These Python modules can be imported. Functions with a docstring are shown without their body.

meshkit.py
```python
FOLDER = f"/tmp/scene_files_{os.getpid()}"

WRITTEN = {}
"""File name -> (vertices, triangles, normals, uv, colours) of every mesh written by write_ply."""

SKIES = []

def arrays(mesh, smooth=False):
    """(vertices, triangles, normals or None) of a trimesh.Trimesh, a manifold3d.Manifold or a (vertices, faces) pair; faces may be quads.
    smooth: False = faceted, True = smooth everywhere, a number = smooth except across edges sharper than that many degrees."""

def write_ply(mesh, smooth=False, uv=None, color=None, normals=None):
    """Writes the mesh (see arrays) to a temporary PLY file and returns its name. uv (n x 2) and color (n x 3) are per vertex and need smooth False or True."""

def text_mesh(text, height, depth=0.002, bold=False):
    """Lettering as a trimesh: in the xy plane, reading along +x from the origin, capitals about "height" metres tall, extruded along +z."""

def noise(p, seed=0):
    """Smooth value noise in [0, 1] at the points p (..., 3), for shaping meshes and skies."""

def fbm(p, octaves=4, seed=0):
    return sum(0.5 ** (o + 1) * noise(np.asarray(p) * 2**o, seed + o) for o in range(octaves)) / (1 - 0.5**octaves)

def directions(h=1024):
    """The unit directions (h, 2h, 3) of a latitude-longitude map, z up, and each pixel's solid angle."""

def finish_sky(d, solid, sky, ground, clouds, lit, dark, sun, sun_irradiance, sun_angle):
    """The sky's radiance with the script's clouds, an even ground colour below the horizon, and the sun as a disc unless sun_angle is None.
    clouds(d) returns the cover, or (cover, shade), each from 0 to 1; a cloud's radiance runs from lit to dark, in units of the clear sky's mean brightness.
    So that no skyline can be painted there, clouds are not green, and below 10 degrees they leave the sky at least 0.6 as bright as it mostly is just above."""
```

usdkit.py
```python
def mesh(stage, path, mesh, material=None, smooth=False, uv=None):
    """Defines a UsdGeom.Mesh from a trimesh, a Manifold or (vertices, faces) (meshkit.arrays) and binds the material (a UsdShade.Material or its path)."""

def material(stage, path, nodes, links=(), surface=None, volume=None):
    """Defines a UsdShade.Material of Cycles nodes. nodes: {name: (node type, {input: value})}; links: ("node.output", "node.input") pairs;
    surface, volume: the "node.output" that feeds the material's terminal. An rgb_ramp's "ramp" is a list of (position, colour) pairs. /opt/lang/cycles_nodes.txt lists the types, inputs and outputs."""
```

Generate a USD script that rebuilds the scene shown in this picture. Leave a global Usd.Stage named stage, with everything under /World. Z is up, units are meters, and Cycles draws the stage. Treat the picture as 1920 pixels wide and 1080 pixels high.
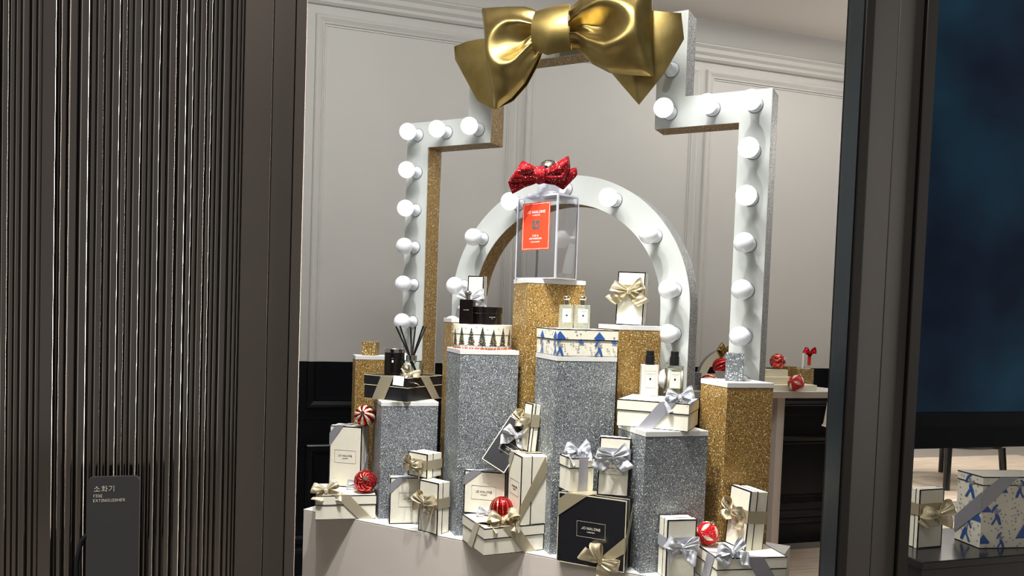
import math, random
import numpy as np
import trimesh
import usdkit, meshkit
from pxr import Usd, UsdGeom, UsdLux, UsdShade, Gf, Sdf, Vt
from shapely.geometry import Polygon, LineString, Point, box as sbox
from shapely.ops import unary_union
from shapely import affinity

stage = Usd.Stage.CreateInMemory()
UsdGeom.SetStageUpAxis(stage, UsdGeom.Tokens.z)
UsdGeom.SetStageMetersPerUnit(stage, 1.0)
UsdGeom.Xform.Define(stage, '/World')
UsdGeom.Scope.Define(stage, '/World/Looks')

# ------------------------------------------------------------------ camera
RT = np.array([0.95057, -0.30855, 0.03486]); DN = np.array([0.02041, -0.04995, -0.99854]); FW = np.array([0.30984, 0.9499, -0.04119])
EYE = np.array([0, 0, 1.5]); FPX, PPY = 1507.36, 647.98
cam = UsdGeom.Camera.Define(stage, '/World/camera')
m = np.eye(4); m[0, :3] = RT; m[1, :3] = -DN; m[2, :3] = -FW; m[3, :3] = EYE
cam.AddTransformOp().Set(Gf.Matrix4d(*m.ravel().tolist()))
cam.CreateHorizontalApertureAttr(36.0); cam.CreateVerticalApertureAttr(20.25)
cam.CreateFocalLengthAttr(36.0 * FPX / 1920)
cam.CreateVerticalApertureOffsetAttr((PPY - 540) / 1920 * 36.0)
cam.CreateClippingRangeAttr((0.05, 200.0))
cam.CreateExposureAttr(0.0)

# ------------------------------------------------------------------ light
def light_xf(p, pos, target):
    pos = np.array(pos, float); f = np.array(target, float) - pos; f /= np.linalg.norm(f)
    up = np.array([0, 0, 1.0]) if abs(f[2]) < .95 else np.array([0, 1.0, 0])
    r = np.cross(f, up); r /= np.linalg.norm(r); u = np.cross(r, f)
    M = np.eye(4); M[0, :3] = r; M[1, :3] = u; M[2, :3] = -f; M[3, :3] = pos
    UsdGeom.Xformable(p).AddTransformOp().Set(Gf.Matrix4d(*M.ravel().tolist()))
def spot(name, pos, target, radius, power, col, cone, soft=.35):
    l = UsdLux.SphereLight.Define(stage, '/World/' + name)
    l.CreateRadiusAttr(radius); l.CreateIntensityAttr(power); l.CreateColorAttr(Gf.Vec3f(*col))
    s = UsdLux.ShapingAPI.Apply(l.GetPrim()); s.CreateShapingConeAngleAttr(cone); s.CreateShapingConeSoftnessAttr(soft)
    light_xf(l.GetPrim(), pos, target); return l
def rect(name, pos, target, w, h, power, col):
    l = UsdLux.RectLight.Define(stage, '/World/' + name)
    l.CreateWidthAttr(w); l.CreateHeightAttr(h); l.CreateIntensityAttr(power); l.CreateColorAttr(Gf.Vec3f(*col))
    light_xf(l.GetPrim(), pos, target); return l
WARM, COOL = (1.0, .93, .82), (.95, .98, 1.0)
spot('window_spot_light', (.42, 2.02, 3.30), (.70, 2.42, .8), .030, 9000, (1, .98, .95), 31, 1.0)
spot('window_spot_light_001', (.74, 1.96, 3.30), (1.0, 2.22, .8), .030, 6000, (1, .97, .92), 31, 1.0)
spot('window_spot_light_002', (.10, 2.45, 3.30), (.40, 2.80, .8), .030, 4200, (1, .98, .95), 37, 1.0)
spot('window_spot_light_003', (1.12, 1.93, 3.30), (1.62, 2.36, 1.7), .030, 1700, (1, .98, .95), 24, 1.0)
rect('wall_wash_light', (.25, 1.95, 3.30), (.65, 4.58, 1.9), 1.4, .25, 36.0, (1, .985, .96))
rect('store_ceiling_light', (3.0, 3.7, 3.38), (3.0, 3.7, 0), 1.6, .8, 4.8, (1, .95, .90))
rect('store_ceiling_light_001', (6.3, 6.0, 3.30), (6.3, 6.0, 0), 2.5, 2.2, 12, (1, .94, .87))
rect('facing_shop_light', (8.0, .75, 2.7), (-.2, 1.7, 2.4), 1.2, 5.4, 40, (1, .95, .88))
rect('facing_shop_light_001', (-6.0, -1.2, 2.6), (-.2, 1.7, 2.4), 1.8, 5.0, .7, (1, .95, .88))
rect('mall_ceiling_light', (-1.8, -.4, 5.2), (.7, 2.3, 1.0), 3.0, 2.0, 9.0, (1, .95, .88))
rect('store_uplight', (5.1, 3.1, 2.3), (4.2, 3.4, 3.4), .9, .9, 6.0, (1, .95, .9))
dome = UsdLux.DomeLight.Define(stage, '/World/mall_ambient_light')
dome.CreateIntensityAttr(.06); dome.CreateColorAttr(Gf.Vec3f(1, .93, .86))

# ------------------------------------------------------------------ helpers
def ray(px, py):
    d = (px - 960) / FPX * RT + (py - PPY) / FPX * DN + FW
    return d
def at_y(px, py, Y): r = ray(px, py); return EYE + r * Y / r[1]
def at_z(px, py, Z): r = ray(px, py); return EYE + r * (Z - 1.5) / r[2]
def at_plane(px, py, P, n): r = ray(px, py); return EYE + r * np.dot(np.asarray(P) - EYE, n) / np.dot(r, n)
used = {}
def numbered(parent, name):
    k = (str(parent), name); n = used.get(k, 0); used[k] = n + 1
    return name if n == 0 else f'{name}_{n:03d}'
def path_of(parent): return '/World' if parent is None else str(parent.GetPath())
def obj(name, mesh, mat, parent=None, smooth=False):
    pp = path_of(parent)
    o = usdkit.mesh(stage, pp + '/' + numbered(pp, name), mesh, mat, smooth)
    return o.GetPrim()
def tag(o, label, cat, group=None, kind=None):
    if label: o.SetCustomDataByKey('label', label)
    if cat: o.SetCustomDataByKey('category', cat)
    if group: o.SetCustomDataByKey('group', group)
    if kind: o.SetCustomDataByKey('kind', kind)
    return o
def struct(o): o.SetCustomDataByKey('kind', 'structure'); return o
def thing(name, label, cat, loc=(0, 0, 0), yaw=0, group=None, M=None):
    x = UsdGeom.Xform.Define(stage, '/World/' + numbered('/World', name))
    if M is None:
        x.AddTranslateOp().Set(Gf.Vec3d(*map(float, loc))); x.AddRotateZOp().Set(float(yaw))
    else:
        A = np.eye(4); A[:3, :3] = np.asarray(M).T; A[3, :3] = loc
        x.AddTransformOp().Set(Gf.Matrix4d(*A.ravel().tolist()))
    return tag(x.GetPrim(), label, cat, group)
def sub(parent, name):   # an Xform part
    pp = path_of(parent)
    return UsdGeom.Xform.Define(stage, pp + '/' + numbered(pp, name)).GetPrim()
def cat_(*ms):
    ms = [q for q in ms if q is not None]
    return trimesh.util.concatenate(ms)
def bx(x0, x1, y0, y1, z0, z1, bev=0.0):
    if bev <= 0:
        b = trimesh.creation.box((x1 - x0, y1 - y0, z1 - z0))
        b.apply_translation(((x0 + x1) / 2, (y0 + y1) / 2, (z0 + z1) / 2)); return b
    pts = []
    for sx in (0, 1):
        for sy in (0, 1):
            for sz in (0, 1):
                c = np.array([(x0, x1)[sx], (y0, y1)[sy], (z0, z1)[sz]]); i = np.array([1 - 2 * sx, 1 - 2 * sy, 1 - 2 * sz]) * bev
                for k in range(3):
                    q = i.copy(); q[k] = 0; pts.append(c + q)
    return trimesh.convex.convex_hull(np.array(pts))
def moved(mesh, t=(0, 0, 0), R=None):
    q = mesh.copy()
    if R is not None: q.vertices = q.vertices @ np.asarray(R).T
    q.vertices = q.vertices + np.asarray(t); return q
def Rz(a): a = math.radians(a); return np.array([[math.cos(a), -math.sin(a), 0], [math.sin(a), math.cos(a), 0], [0, 0, 1]])
def Rx(a): a = math.radians(a); return np.array([[1, 0, 0], [0, math.cos(a), -math.sin(a)], [0, math.sin(a), math.cos(a)]])
def Ry(a): a = math.radians(a); return np.array([[math.cos(a), 0, math.sin(a)], [0, 1, 0], [-math.sin(a), 0, math.cos(a)]])
def polys(g): return [p for p in getattr(g, 'geoms', [g]) if p.geom_type == 'Polygon' and p.area > 1e-9]
def ext(shape, h):       # extrude a 2-D shape along +z
    return cat_(*[trimesh.creation.extrude_polygon(p, h, engine='earcut') for p in polys(shape)])
def up(mesh):            # (x, y, depth) -> (x, -depth, y): a drawing stood upright, facing -y
    return moved(mesh, R=[[1, 0, 0], [0, 0, -1], [0, 1, 0]])
def lathe(prof, n=40):
    q = trimesh.creation.revolve(np.array(prof, float), sections=n)
    if q.volume < 0: q.invert()
    return q
def tube(pts, r, n=10, caps=True):
    pts = np.array(pts, float); r = np.broadcast_to(r, len(pts))
    T = np.gradient(pts, axis=0); T /= np.linalg.norm(T, axis=1)[:, None]
    a = np.array([0, 0, 1.0]) if abs(T[0][2]) < .9 else np.array([1.0, 0, 0])
    V = []
    N = np.cross(T[0], a); N /= np.linalg.norm(N)
    for p, t, rr in zip(pts, T, r):
        N = N - N.dot(t) * t; N /= np.linalg.norm(N); B = np.cross(t, N)
        th = np.arange(n) / n * 2 * np.pi
        V.append(p + rr * (np.cos(th)[:, None] * N + np.sin(th)[:, None] * B))
    V = np.concatenate(V); F = []
    for i in range(len(pts) - 1):
        for k in range(n):
            a0, a1, b0, b1 = i * n + k, i * n + (k + 1) % n, (i + 1) * n + k, (i + 1) * n + (k + 1) % n
            F += [[a0, a1, b1], [a0, b1, b0]]
    if caps:
        c0 = len(V); V = np.vstack([V, pts[0], pts[-1]])
        for k in range(n):
            F += [[c0, (k + 1) % n, k], [c0 + 1, (len(pts) - 1) * n + k, (len(pts) - 1) * n + (k + 1) % n]]
    return trimesh.Trimesh(V, F, process=False)
def sheet(G, th):        # a grid of points (n, m, 3) thickened into a closed sheet
    G = np.asarray(G, float); n, mm = G.shape[:2]
    du = np.gradient(G, axis=0); dv = np.gradient(G, axis=1)
    N = np.cross(du, dv); L = np.linalg.norm(N, axis=2, keepdims=True); N = N / np.maximum(L, 1e-12)
    A = (G + N * th / 2).reshape(-1, 3); B = (G - N * th / 2).reshape(-1, 3); V = np.vstack([A, B]); o = n * mm; F = []
    idx = np.arange(o).reshape(n, mm)
    a, b, c, d = idx[:-1, :-1].ravel(), idx[1:, :-1].ravel(), idx[1:, 1:].ravel(), idx[:-1, 1:].ravel()
    F = np.vstack([np.c_[a, b, c], np.c_[a, c, d], np.c_[a, c, b] + o, np.c_[a, d, c] + o])
    rim = np.concatenate([idx[:, 0][::-1], idx[0, :], idx[:, -1], idx[-1, ::-1]])
    R = []
    for p, q in zip(rim, np.roll(rim, -1)):
        if p != q: R += [[p, q, q + o], [p, q + o, p + o]]
    return trimesh.Trimesh(V, np.vstack([F, R]), process=False)
def text(s, h, width=None, depth=.0004, bold=False):
    t = meshkit.text_mesh(s, h, depth, bold); b = t.bounds
    t.apply_translation((-(b[0][0] + b[1][0]) / 2, 0, 0))
    if width: t.vertices[:, 0] *= width / (b[1][0] - b[0][0])
    return t
def spaced(s, h, width, depth=.0004): return text(' '.join(s) if False else s, h, width, depth)

# ------------------------------------------------------------------ materials
def mat(name, nodes, links, surface='p.BSDF'): return usdkit.material(stage, '/World/Looks/' + name, nodes, links, surface=surface)
def plain(name, col, rough=.5, metal=0.0, noise=0.0, nscale=60, bump=0.0, coat=0.0, spec=None):
    P = {'roughness': rough, 'metallic': metal, 'base_color': col}
    if coat: P['coat_weight'] = coat
    if spec is not None: P['specular_ior_level'] = spec
    nodes = {'p': ('principled_bsdf', P)}; links = []
    if noise or bump:
        nodes['g'] = ('texture_coordinate', {})
        nodes['n'] = ('noise_texture', {'scale': nscale, 'detail': 4.0}); links.append(('g.object', 'n.vector'))
        if noise:
            lo = tuple(c * (1 - noise) for c in col); hi = tuple(min(1, c * (1 + noise)) for c in col)
            nodes['r'] = ('rgb_ramp', {'ramp': [(.3, lo), (.7, hi)]}); links += [('n.fac', 'r.fac'), ('r.color', 'p.base_color')]
        if bump:
            nodes['b'] = ('bump', {'strength': bump, 'distance': .002}); links += [('n.fac', 'b.height'), ('b.normal', 'p.normal')]
    return mat(name, nodes, links)
def glitter(name, lo, hi, bright, tint=.3, scale=700, dots=300, share=.90, metal=.35, rough=.42, spec=.5):
    """glued flakes: a fine grain of flakes, each with its own tone and tilt, and a sprinkle of larger pale ones"""
    nodes = {'g': ('texture_coordinate', {}), 'v': ('voronoi_texture', {'scale': float(scale)}), 's': ('separate_color', {}), 'r': ('rgb_ramp', {'ramp': [(0, lo), (1, hi)]}),
             'w': ('voronoi_texture', {'scale': float(dots)}), 't': ('separate_color', {}),
             'm1': ('math', {'math_type': 'greater_than', 'value2': share}), 'm2': ('math', {'math_type': 'less_than', 'value2': .42}), 'm3': ('math', {'math_type': 'multiply'}),
             'hx': ('mix_color', {'fac': tint, 'blend_type': 'mix', 'a': bright}), 'mx': ('mix_color', {'blend_type': 'mix'}),
             'mm': ('math', {'math_type': 'multiply_add', 'value2': -metal, 'value3': metal}),
             'c': ('vector_math', {'math_type': 'subtract', 'vector2': (.5, .5, .5)}), 'sc': ('vector_math', {'math_type': 'scale', 'scale': .55}),
             'ge': ('geometry', {}), 'ad': ('vector_math', {'math_type': 'add'}), 'no': ('vector_math', {'math_type': 'normalize'}),
             'p': ('principled_bsdf', {'roughness': rough, 'specular_ior_level': spec})}
    links = [('g.object', 'v.vector'), ('g.object', 'w.vector'), ('v.color', 's.color'), ('s.r', 'r.fac'), ('w.color', 't.color'), ('t.g', 'm1.value1'), ('w.distance', 'm2.value1'),
             ('m1.value', 'm3.value1'), ('m2.value', 'm3.value2'), ('w.color', 'hx.b'), ('m3.value', 'mx.fac'), ('r.color', 'mx.a'), ('hx.result', 'mx.b'), ('mx.result', 'p.base_color'),
             ('m3.value', 'mm.value1'), ('mm.value', 'p.metallic'),
             ('v.color', 'c.vector1'), ('c.vector', 'sc.vector1'), ('ge.normal', 'ad.vector1'), ('sc.vector', 'ad.vector2'), ('ad.vector', 'no.vector1'), ('no.vector', 'p.normal')]
    return mat(name, nodes, links)
def glass(name, col=(1, 1, 1), ior=1.45, rough=0.0):
    return mat(name, {'p': ('principled_bsdf', {'base_color': col, 'transmission_weight': 1.0, 'roughness': rough, 'ior': ior})}, [])
def glow(name, col, strength): return mat(name, {'e': ('emission', {'color': col, 'strength': strength})}, [], 'e.emission')
def satin(name, col, rough=.32, metal=.55):
    nodes = {'g': ('texture_coordinate', {}), 'n': ('noise_texture', {'scale': 240.0, 'detail': 3.0}), 'b': ('bump', {'strength': .25, 'distance': .001}),
             'p': ('principled_bsdf', {'base_color': col, 'metallic': metal, 'roughness': rough, 'sheen_weight': .2})}
    return mat(name, nodes, [('g.object', 'n.vector'), ('n.fac', 'b.height'), ('b.normal', 'p.normal')])

M = {}
M['cream'] = plain('cream_card', (.745, .712, .60), .55, noise=.03, nscale=40)
M['black_trim'] = plain('black_trim', (.008, .008, .014), .4)
M['black_card'] = plain('black_card', (.006, .006, .009), .38)
M['gold_trim'] = plain('pale_gold_trim', (.72, .66, .45), .4, metal=.2)
M['ink'] = plain('dark_ink', (.02, .02, .03), .5)
M['pale_ink'] = plain('pale_ink', (.75, .72, .6), .5)
M['white_ink'] = plain('white_ink', (.9, .88, .86), .5)
M['gold_ribbon'] = satin('gold_ribbon', (.62, .54, .36))
M['champagne_ribbon'] = satin('champagne_ribbon', (.70, .63, .47))
M['silver_ribbon'] = satin('silver_ribbon', (.66, .68, .73))
M['silver_flat'] = satin('silver_band', (.40, .40, .45), .38)
M['gold_flat'] = satin('gold_band', (.46, .40, .265), .36)
M['champagne_flat'] = satin('champagne_band', (.56, .50, .37), .36)
M['silver_glitter'] = glitter('silver_glitter', (.075, .083, .094), (.36, .38, .415), (1, 1, 1), .38, 470, 230, .82)
M['gold_glitter'] = glitter('gold_glitter', (.11, .055, .010), (.56, .35, .11), (1, .93, .74), .25, 470, 230, .84)
M['red_glitter'] = glitter('red_glitter', (.08, .001, .003), (.36, .002, .010), (1, .50, .46), .1, 500, 270, .86, .1, .5, .15)
M['white_board'] = plain('white_board', (.55, .578, .562), .55, spec=.25)
M['cap_white'] = plain('cap_white', (.62, .62, .606), .5)
M['bulb_lit'] = glow('bulb_lit', (1, 1, 1), 1.25)
M['bulb_low'] = mat('bulb_low', {'p': ('principled_bsdf', {'base_color': (.82, .84, .88), 'roughness': .18, 'emission_color': (.9, .95, 1), 'emission_strength': .10})}, [])
M['socket'] = plain('socket_white', (.78, .82, .86), .35)
M['rim'] = plain('socket_rim', (.05, .06, .10), .4)
M['gold_leather'] = mat('gold_leather', {'g': ('texture_coordinate', {}), 'n': ('noise_texture', {'scale': 420.0, 'detail': 2.0}), 'n2': ('noise_texture', {'scale': 18.0, 'detail': 4.0}),
    'r': ('rgb_ramp', {'ramp': [(.25, (.36, .265, .085)), (.75, (.52, .40, .16))]}), 'b': ('bump', {'strength': .4, 'distance': .0012}),
    'p': ('principled_bsdf', {'metallic': 1.0, 'roughness': .33})}, [('g.object', 'n.vector'), ('g.object', 'n2.vector'), ('n2.fac', 'r.fac'), ('r.color', 'p.base_color'), ('n.fac', 'b.height'), ('b.normal', 'p.normal')])
M['acrylic'] = mat('clear_acrylic', {'f': ('fresnel', {'IOR': 1.30}), 't': ('transparent_bsdf', {'color': (.975, .975, .985)}), 'g': ('glossy_bsdf', {'roughness': .02, 'color': (1, 1, 1)}), 'm': ('mix_closure', {})},
    [('f.fac', 'm.fac'), ('t.BSDF', 'm.closure1'), ('g.BSDF', 'm.closure2')], 'm.closure')
M['acrylic_edge'] = mat('acrylic_edge', {'t': ('transparent_bsdf', {'color': (.9, .9, .95)}), 'p': ('principled_bsdf', {'base_color': (.86, .86, .95), 'roughness': .15}), 'm': ('mix_closure', {'fac': .42})},
    [('t.BSDF', 'm.closure1'), ('p.BSDF', 'm.closure2')], 'm.closure')
M['glass'] = glass('clear_glass', (.96, 1, .985), 1.30)
M['perfume_glass'] = mat('perfume_glass', {'p': ('principled_bsdf', {'base_color': (.86, .95, .90), 'transmission_weight': .84, 'roughness': .02, 'ior': 1.28})}, [])
M['perfume'] = glass('pale_perfume', (.97, 1, .96), 1.36)
M['oil'] = glass('pale_yellow_wash', (.98, .93, .72), 1.36, .05)
M['lotion'] = plain('white_lotion', (.56, .53, .50), .25, coat=.2)
M['black_gloss'] = plain('black_gloss', (.006, .004, .004), .08)
M['black_plastic'] = plain('black_plastic', (.006, .006, .007), .35)
M['silver_metal'] = plain('silver_metal', (.72, .72, .74), .12, metal=1)
M['gold_metal'] = plain('pale_gold_metal', (.85, .74, .52), .15, metal=1)
M['paper'] = plain('label_paper', (.56, .585, .52), .6)
M['orange_label'] = plain('orange_red_label', (.86, .055, .018), .5)
M['platform'] = plain('platform_paint', (.60, .54, .49), .5, noise=.02, nscale=8)
M['red_metal'] = plain('red_ornament_metal', (.60, .012, .03), .16, metal=.85)
M['deep_red'] = plain('deep_red_ornament', (.42, .006, .012), .14, metal=.8)
M['gold_line'] = plain('gold_ornament_line', (.72, .55, .28), .3, metal=.9)
M['pale_gold'] = plain('pale_gold_leaf', (.75, .68, .50), .35, metal=.4)
M['red_bead'] = mat('red_beads', {'g': ('texture_coordinate', {}), 'v': ('voronoi_texture', {'scale': 230.0}), 'b': ('bump', {'strength': 1.0, 'distance': .004, 'invert': True}),
    'p': ('principled_bsdf', {'base_color': (.62, .01, .02), 'metallic': .4, 'roughness': .15})}, [('g.object', 'v.vector'), ('v.distance', 'b.height'), ('b.normal', 'p.normal')])
M['wall'] = plain('warm_white_wall', (.565, .555, .527), .6, noise=.02, nscale=2)
M['ceil'] = plain('ceiling_paint', (.85, .80, .755), .7)
M['dark_panel'] = plain('black_wainscot', (.003, .004, .006), .25, spec=.2)
M['bronze'] = plain('dark_bronze_plate', (.15, .132, .118), .42, metal=.75, noise=.06, nscale=3)
M['bronze_post'] = plain('dark_bronze_post', (.075, .068, .062), .42, metal=.75, noise=.06, nscale=3)
M['bronze_dark'] = plain('dark_bronze_edge', (.035, .032, .029), .28, metal=.8)
M['flute_metal'] = plain('polished_bronze_flute', (.30, .275, .255), .13, metal=1.0)
M['mirror'] = plain('dark_mirror_steel', (.13, .155, .18), .24, metal=1)
M['charcoal'] = plain('charcoal_plate', (.045, .045, .048), .5)
M['handle'] = plain('handle_rubber', (.006, .009, .014), .5)
M['blue_panel'] = mat('night_blue_panel', {'g': ('texture_coordinate', {}), 'n': ('noise_texture', {'scale': 1.6, 'detail': 3.0}), 'r': ('rgb_ramp', {'ramp': [(.35, (.006, .014, .045)), (.5, (.012, .045, .10)), (.68, (.02, .10, .19))]}),
    'p': ('principled_bsdf', {'roughness': .5, 'specular_ior_level': .15})}, [('g.object', 'n.vector'), ('n.fac', 'r.fac'), ('r.color', 'p.base_color')])
M['navy_dark'] = plain('dark_navy_rail', (.003, .005, .008), .5, spec=.15)
M['bench_black'] = plain('black_lacquer', (.012, .012, .014), .18)
M['mall_floor'] = plain('mall_floor_stone', (.22, .20, .18), .3, noise=.05, nscale=3)
for i, c in enumerate([(.60, .50, .40), (.55, .455, .36), (.64, .545, .44)]):
    M['plank%d' % i] = mat('oak_plank_%s' % 'abc'[i], {'g': ('texture_coordinate', {}), 'mp': ('mapping', {'scale': (1.2, 14, 14)}), 'n': ('noise_texture', {'scale': 3.0, 'detail': 5.0}),
        'r': ('rgb_ramp', {'ramp': [(.3, tuple(x * .72 for x in c)), (.6, c)]}), 'p': ('principled_bsdf', {'roughness': .45})}, [('g.object', 'mp.vector'), ('mp.vector', 'n.vector'), ('n.fac', 'r.fac'), ('r.color', 'p.base_color')])
M['table'] = plain('pink_beige_table', (.74, .64, .57), .4)
M['table_edge'] = plain('table_edge', (.50, .42, .34), .4)
M['cream_step'] = plain('cream_riser', (.82, .78, .60), .5)
M['blue_print'] = plain('blue_print', (.025, .09, .33), .5)
M['grey_print'] = plain('grey_star_print', (.25, .26, .28), .5)
M['green_print'] = mat('dark_tree_print', {'g': ('texture_coordinate', {}), 'v': ('voronoi_texture', {'scale': 420.0}), 's': ('separate_color', {}), 'r': ('rgb_ramp', {'ramp': [(0, (.012, .03, .025)), (.55, (.02, .06, .05)), (.75, (.05, .08, .07)), (.86, (.5, .35, .15)), (.93, (.45, .05, .03))], 'interpolate': False}),
    'p': ('principled_bsdf', {'roughness': .5})}, [('g.object', 'v.vector'), ('v.color', 's.color'), ('s.r', 'r.fac'), ('r.color', 'p.base_color')])
M['red_print'] = plain('red_print', (.72, .07, .03), .5)
M['shade'] = plain('cream_lampshade', (.72, .62, .54), .5)
M['pane'] = mat('window_pane', {'f': ('fresnel', {'IOR': 1.10}), 't': ('transparent_bsdf', {'color': (.985, .99, .99)}), 'g': ('glossy_bsdf', {'roughness': 0.0, 'color': (1, 1, 1)}), 'm': ('mix_closure', {})},
    [('f.fac', 'm.fac'), ('t.BSDF', 'm.closure1'), ('g.BSDF', 'm.closure2')], 'm.closure')

# ------------------------------------------------------------------ the room
YW, CEIL = 4.583, 3.41
fl = struct(obj('floor', bx(-4, 12, -6, 12, -.12, -.006), M['mall_floor']))
rnd = random.Random(4)
for j in range(24):                                    # oak planks where the floor shows
    y0 = 2.7 + j * .19
    x = 2.0 - rnd.random() * 1.2
    while x < 8.0:
        L = rnd.choice([1.4, 1.7, 2.1])
        if x + L > 2.0 and not (y0 + .19 > YW and x < 4.45):
            x0 = max(x, 4.47) if y0 + .19 > YW else max(x, 1.9)
            if x + L - x0 > .1:
                obj('plank', bx(x0 + .001, x + L - .001, y0 + .001, y0 + .189, -.006, 0, .0008), M['plank%d' % rnd.randrange(3)], fl)
        x += L
struct(obj('ceiling', bx(-1.5, 10, 1.80, 10, CEIL, CEIL + .1), M['ceil']))
wb = struct(obj('wall_back', bx(-1.5, 4.4, YW, YW + .12, 1.19, CEIL), M['wall']))
struct(obj('wall_left', bx(-1.6, -1.5, 1.8, 10, 0, CEIL), M['wall']))
struct(obj('wall_right', bx(9.9, 10, 1.8, 10, 0, CEIL), M['wall']))
struct(obj('wall_far', bx(4.4, 9.9, 8.4, 8.5, 0, CEIL), M['wall']))
struct(obj('wall_return', bx(4.4, 4.44, YW + .0, 8.4, 0, CEIL), M['wall']))
def frame_strip(x0, x1, z0, z1, prof):
    """a mitred picture-frame moulding on the back wall; prof: (inset, projection) points"""
    V, F = [], []
    for ins, pr in prof:
        V += [(x0 + ins, YW - pr, z0 + ins), (x1 - ins, YW - pr, z0 + ins), (x1 - ins, YW - pr, z1 - ins), (x0 + ins, YW - pr, z1 - ins)]
    n = len(prof)
    for i in range(n):
        a, b = i * 4, (i + 1) % n * 4
        for k in range(4):
            l = (k + 1) % 4; F += [[a + k, a + l, b + l], [a + k, b + l, b + k]]
    q = trimesh.Trimesh(V, F, process=False)
    if q.volume < 0: q.invert()
    return q
PR = [(0, -.002), (0, .010), (.004, .020), (.012, .024), (.020, .022), (.040, .010), (.043, .014), (.048, .014), (.052, .006), (.060, .005), (.062, -.002)]
for x0, x1 in ((.305, 1.475), (1.525, 2.69), (2.735, 3.92)):
    ring = frame_strip(x0, x1, .93, 3.09, PR)
    obj('panel_moulding', trimesh.intersections.slice_mesh_plane(ring, [0, 0, 1], [0, 0, 1.19], cap=True), M['wall'], wb)
    lowm = trimesh.intersections.slice_mesh_plane(ring, [0, 0, -1], [0, 0, 1.19], cap=True)
    M.setdefault('_low', []).append(lowm)
rail = [(0, 0), (.018, 0), (.03, .012), (.03, .03), (.045, .045), (.045, .07), (.06, .085), (.06, .095), (0, .095)]
r_ = trimesh.creation.extrude_polygon(Polygon([(a, b) for a, b in rail]), 5.9, engine='earcut')
r_ = moved(r_, R=[[0, 0, 1], [-1, 0, 0], [0, 1, 0]])
struct(obj('trim_1', moved(r_, (-1.5, YW, 3.140)), M['wall']))
struct(obj('trim_2', bx(-1.5, 4.4, YW - .012, YW, 3.255, 3.262), M['wall']))
wn = struct(obj('wainscot', bx(-1.5, 4.4, YW - .004, YW + .1, 0, 1.19), M['dark_panel']))
for q in M.pop('_low'): obj('panel_moulding', q, M['dark_panel'], wn)
for x0, x1 in ((.305, 1.475), (1.525, 2.69), (2.735, 3.92)):
    obj('panel_moulding', moved(frame_strip(x0, x1, .265, .73, PR), (0, -.004, 0)), M['dark_panel'], wn)
obj('panel_joint', bx(-1.5, 4.4, YW - .010, YW - .003, .866, .876, .002), M['dark_panel'], wn)
bb = trimesh.creation.extrude_polygon(Polygon([(0, 0), (.03, 0), (.03, .12), (.024, .135), (.014, .145), (.014, .16), (.022, .17), (.022, .20), (.008, .215), (0, .215)]), 5.9, engine='earcut')
bb = moved(bb, R=[[0, 0, 1], [-1, 0, 0], [0, 1, 0]])
struct(obj('baseboard_back', moved(bb, (-1.5, YW - .004, 0)), M['dark_panel']))

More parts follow.
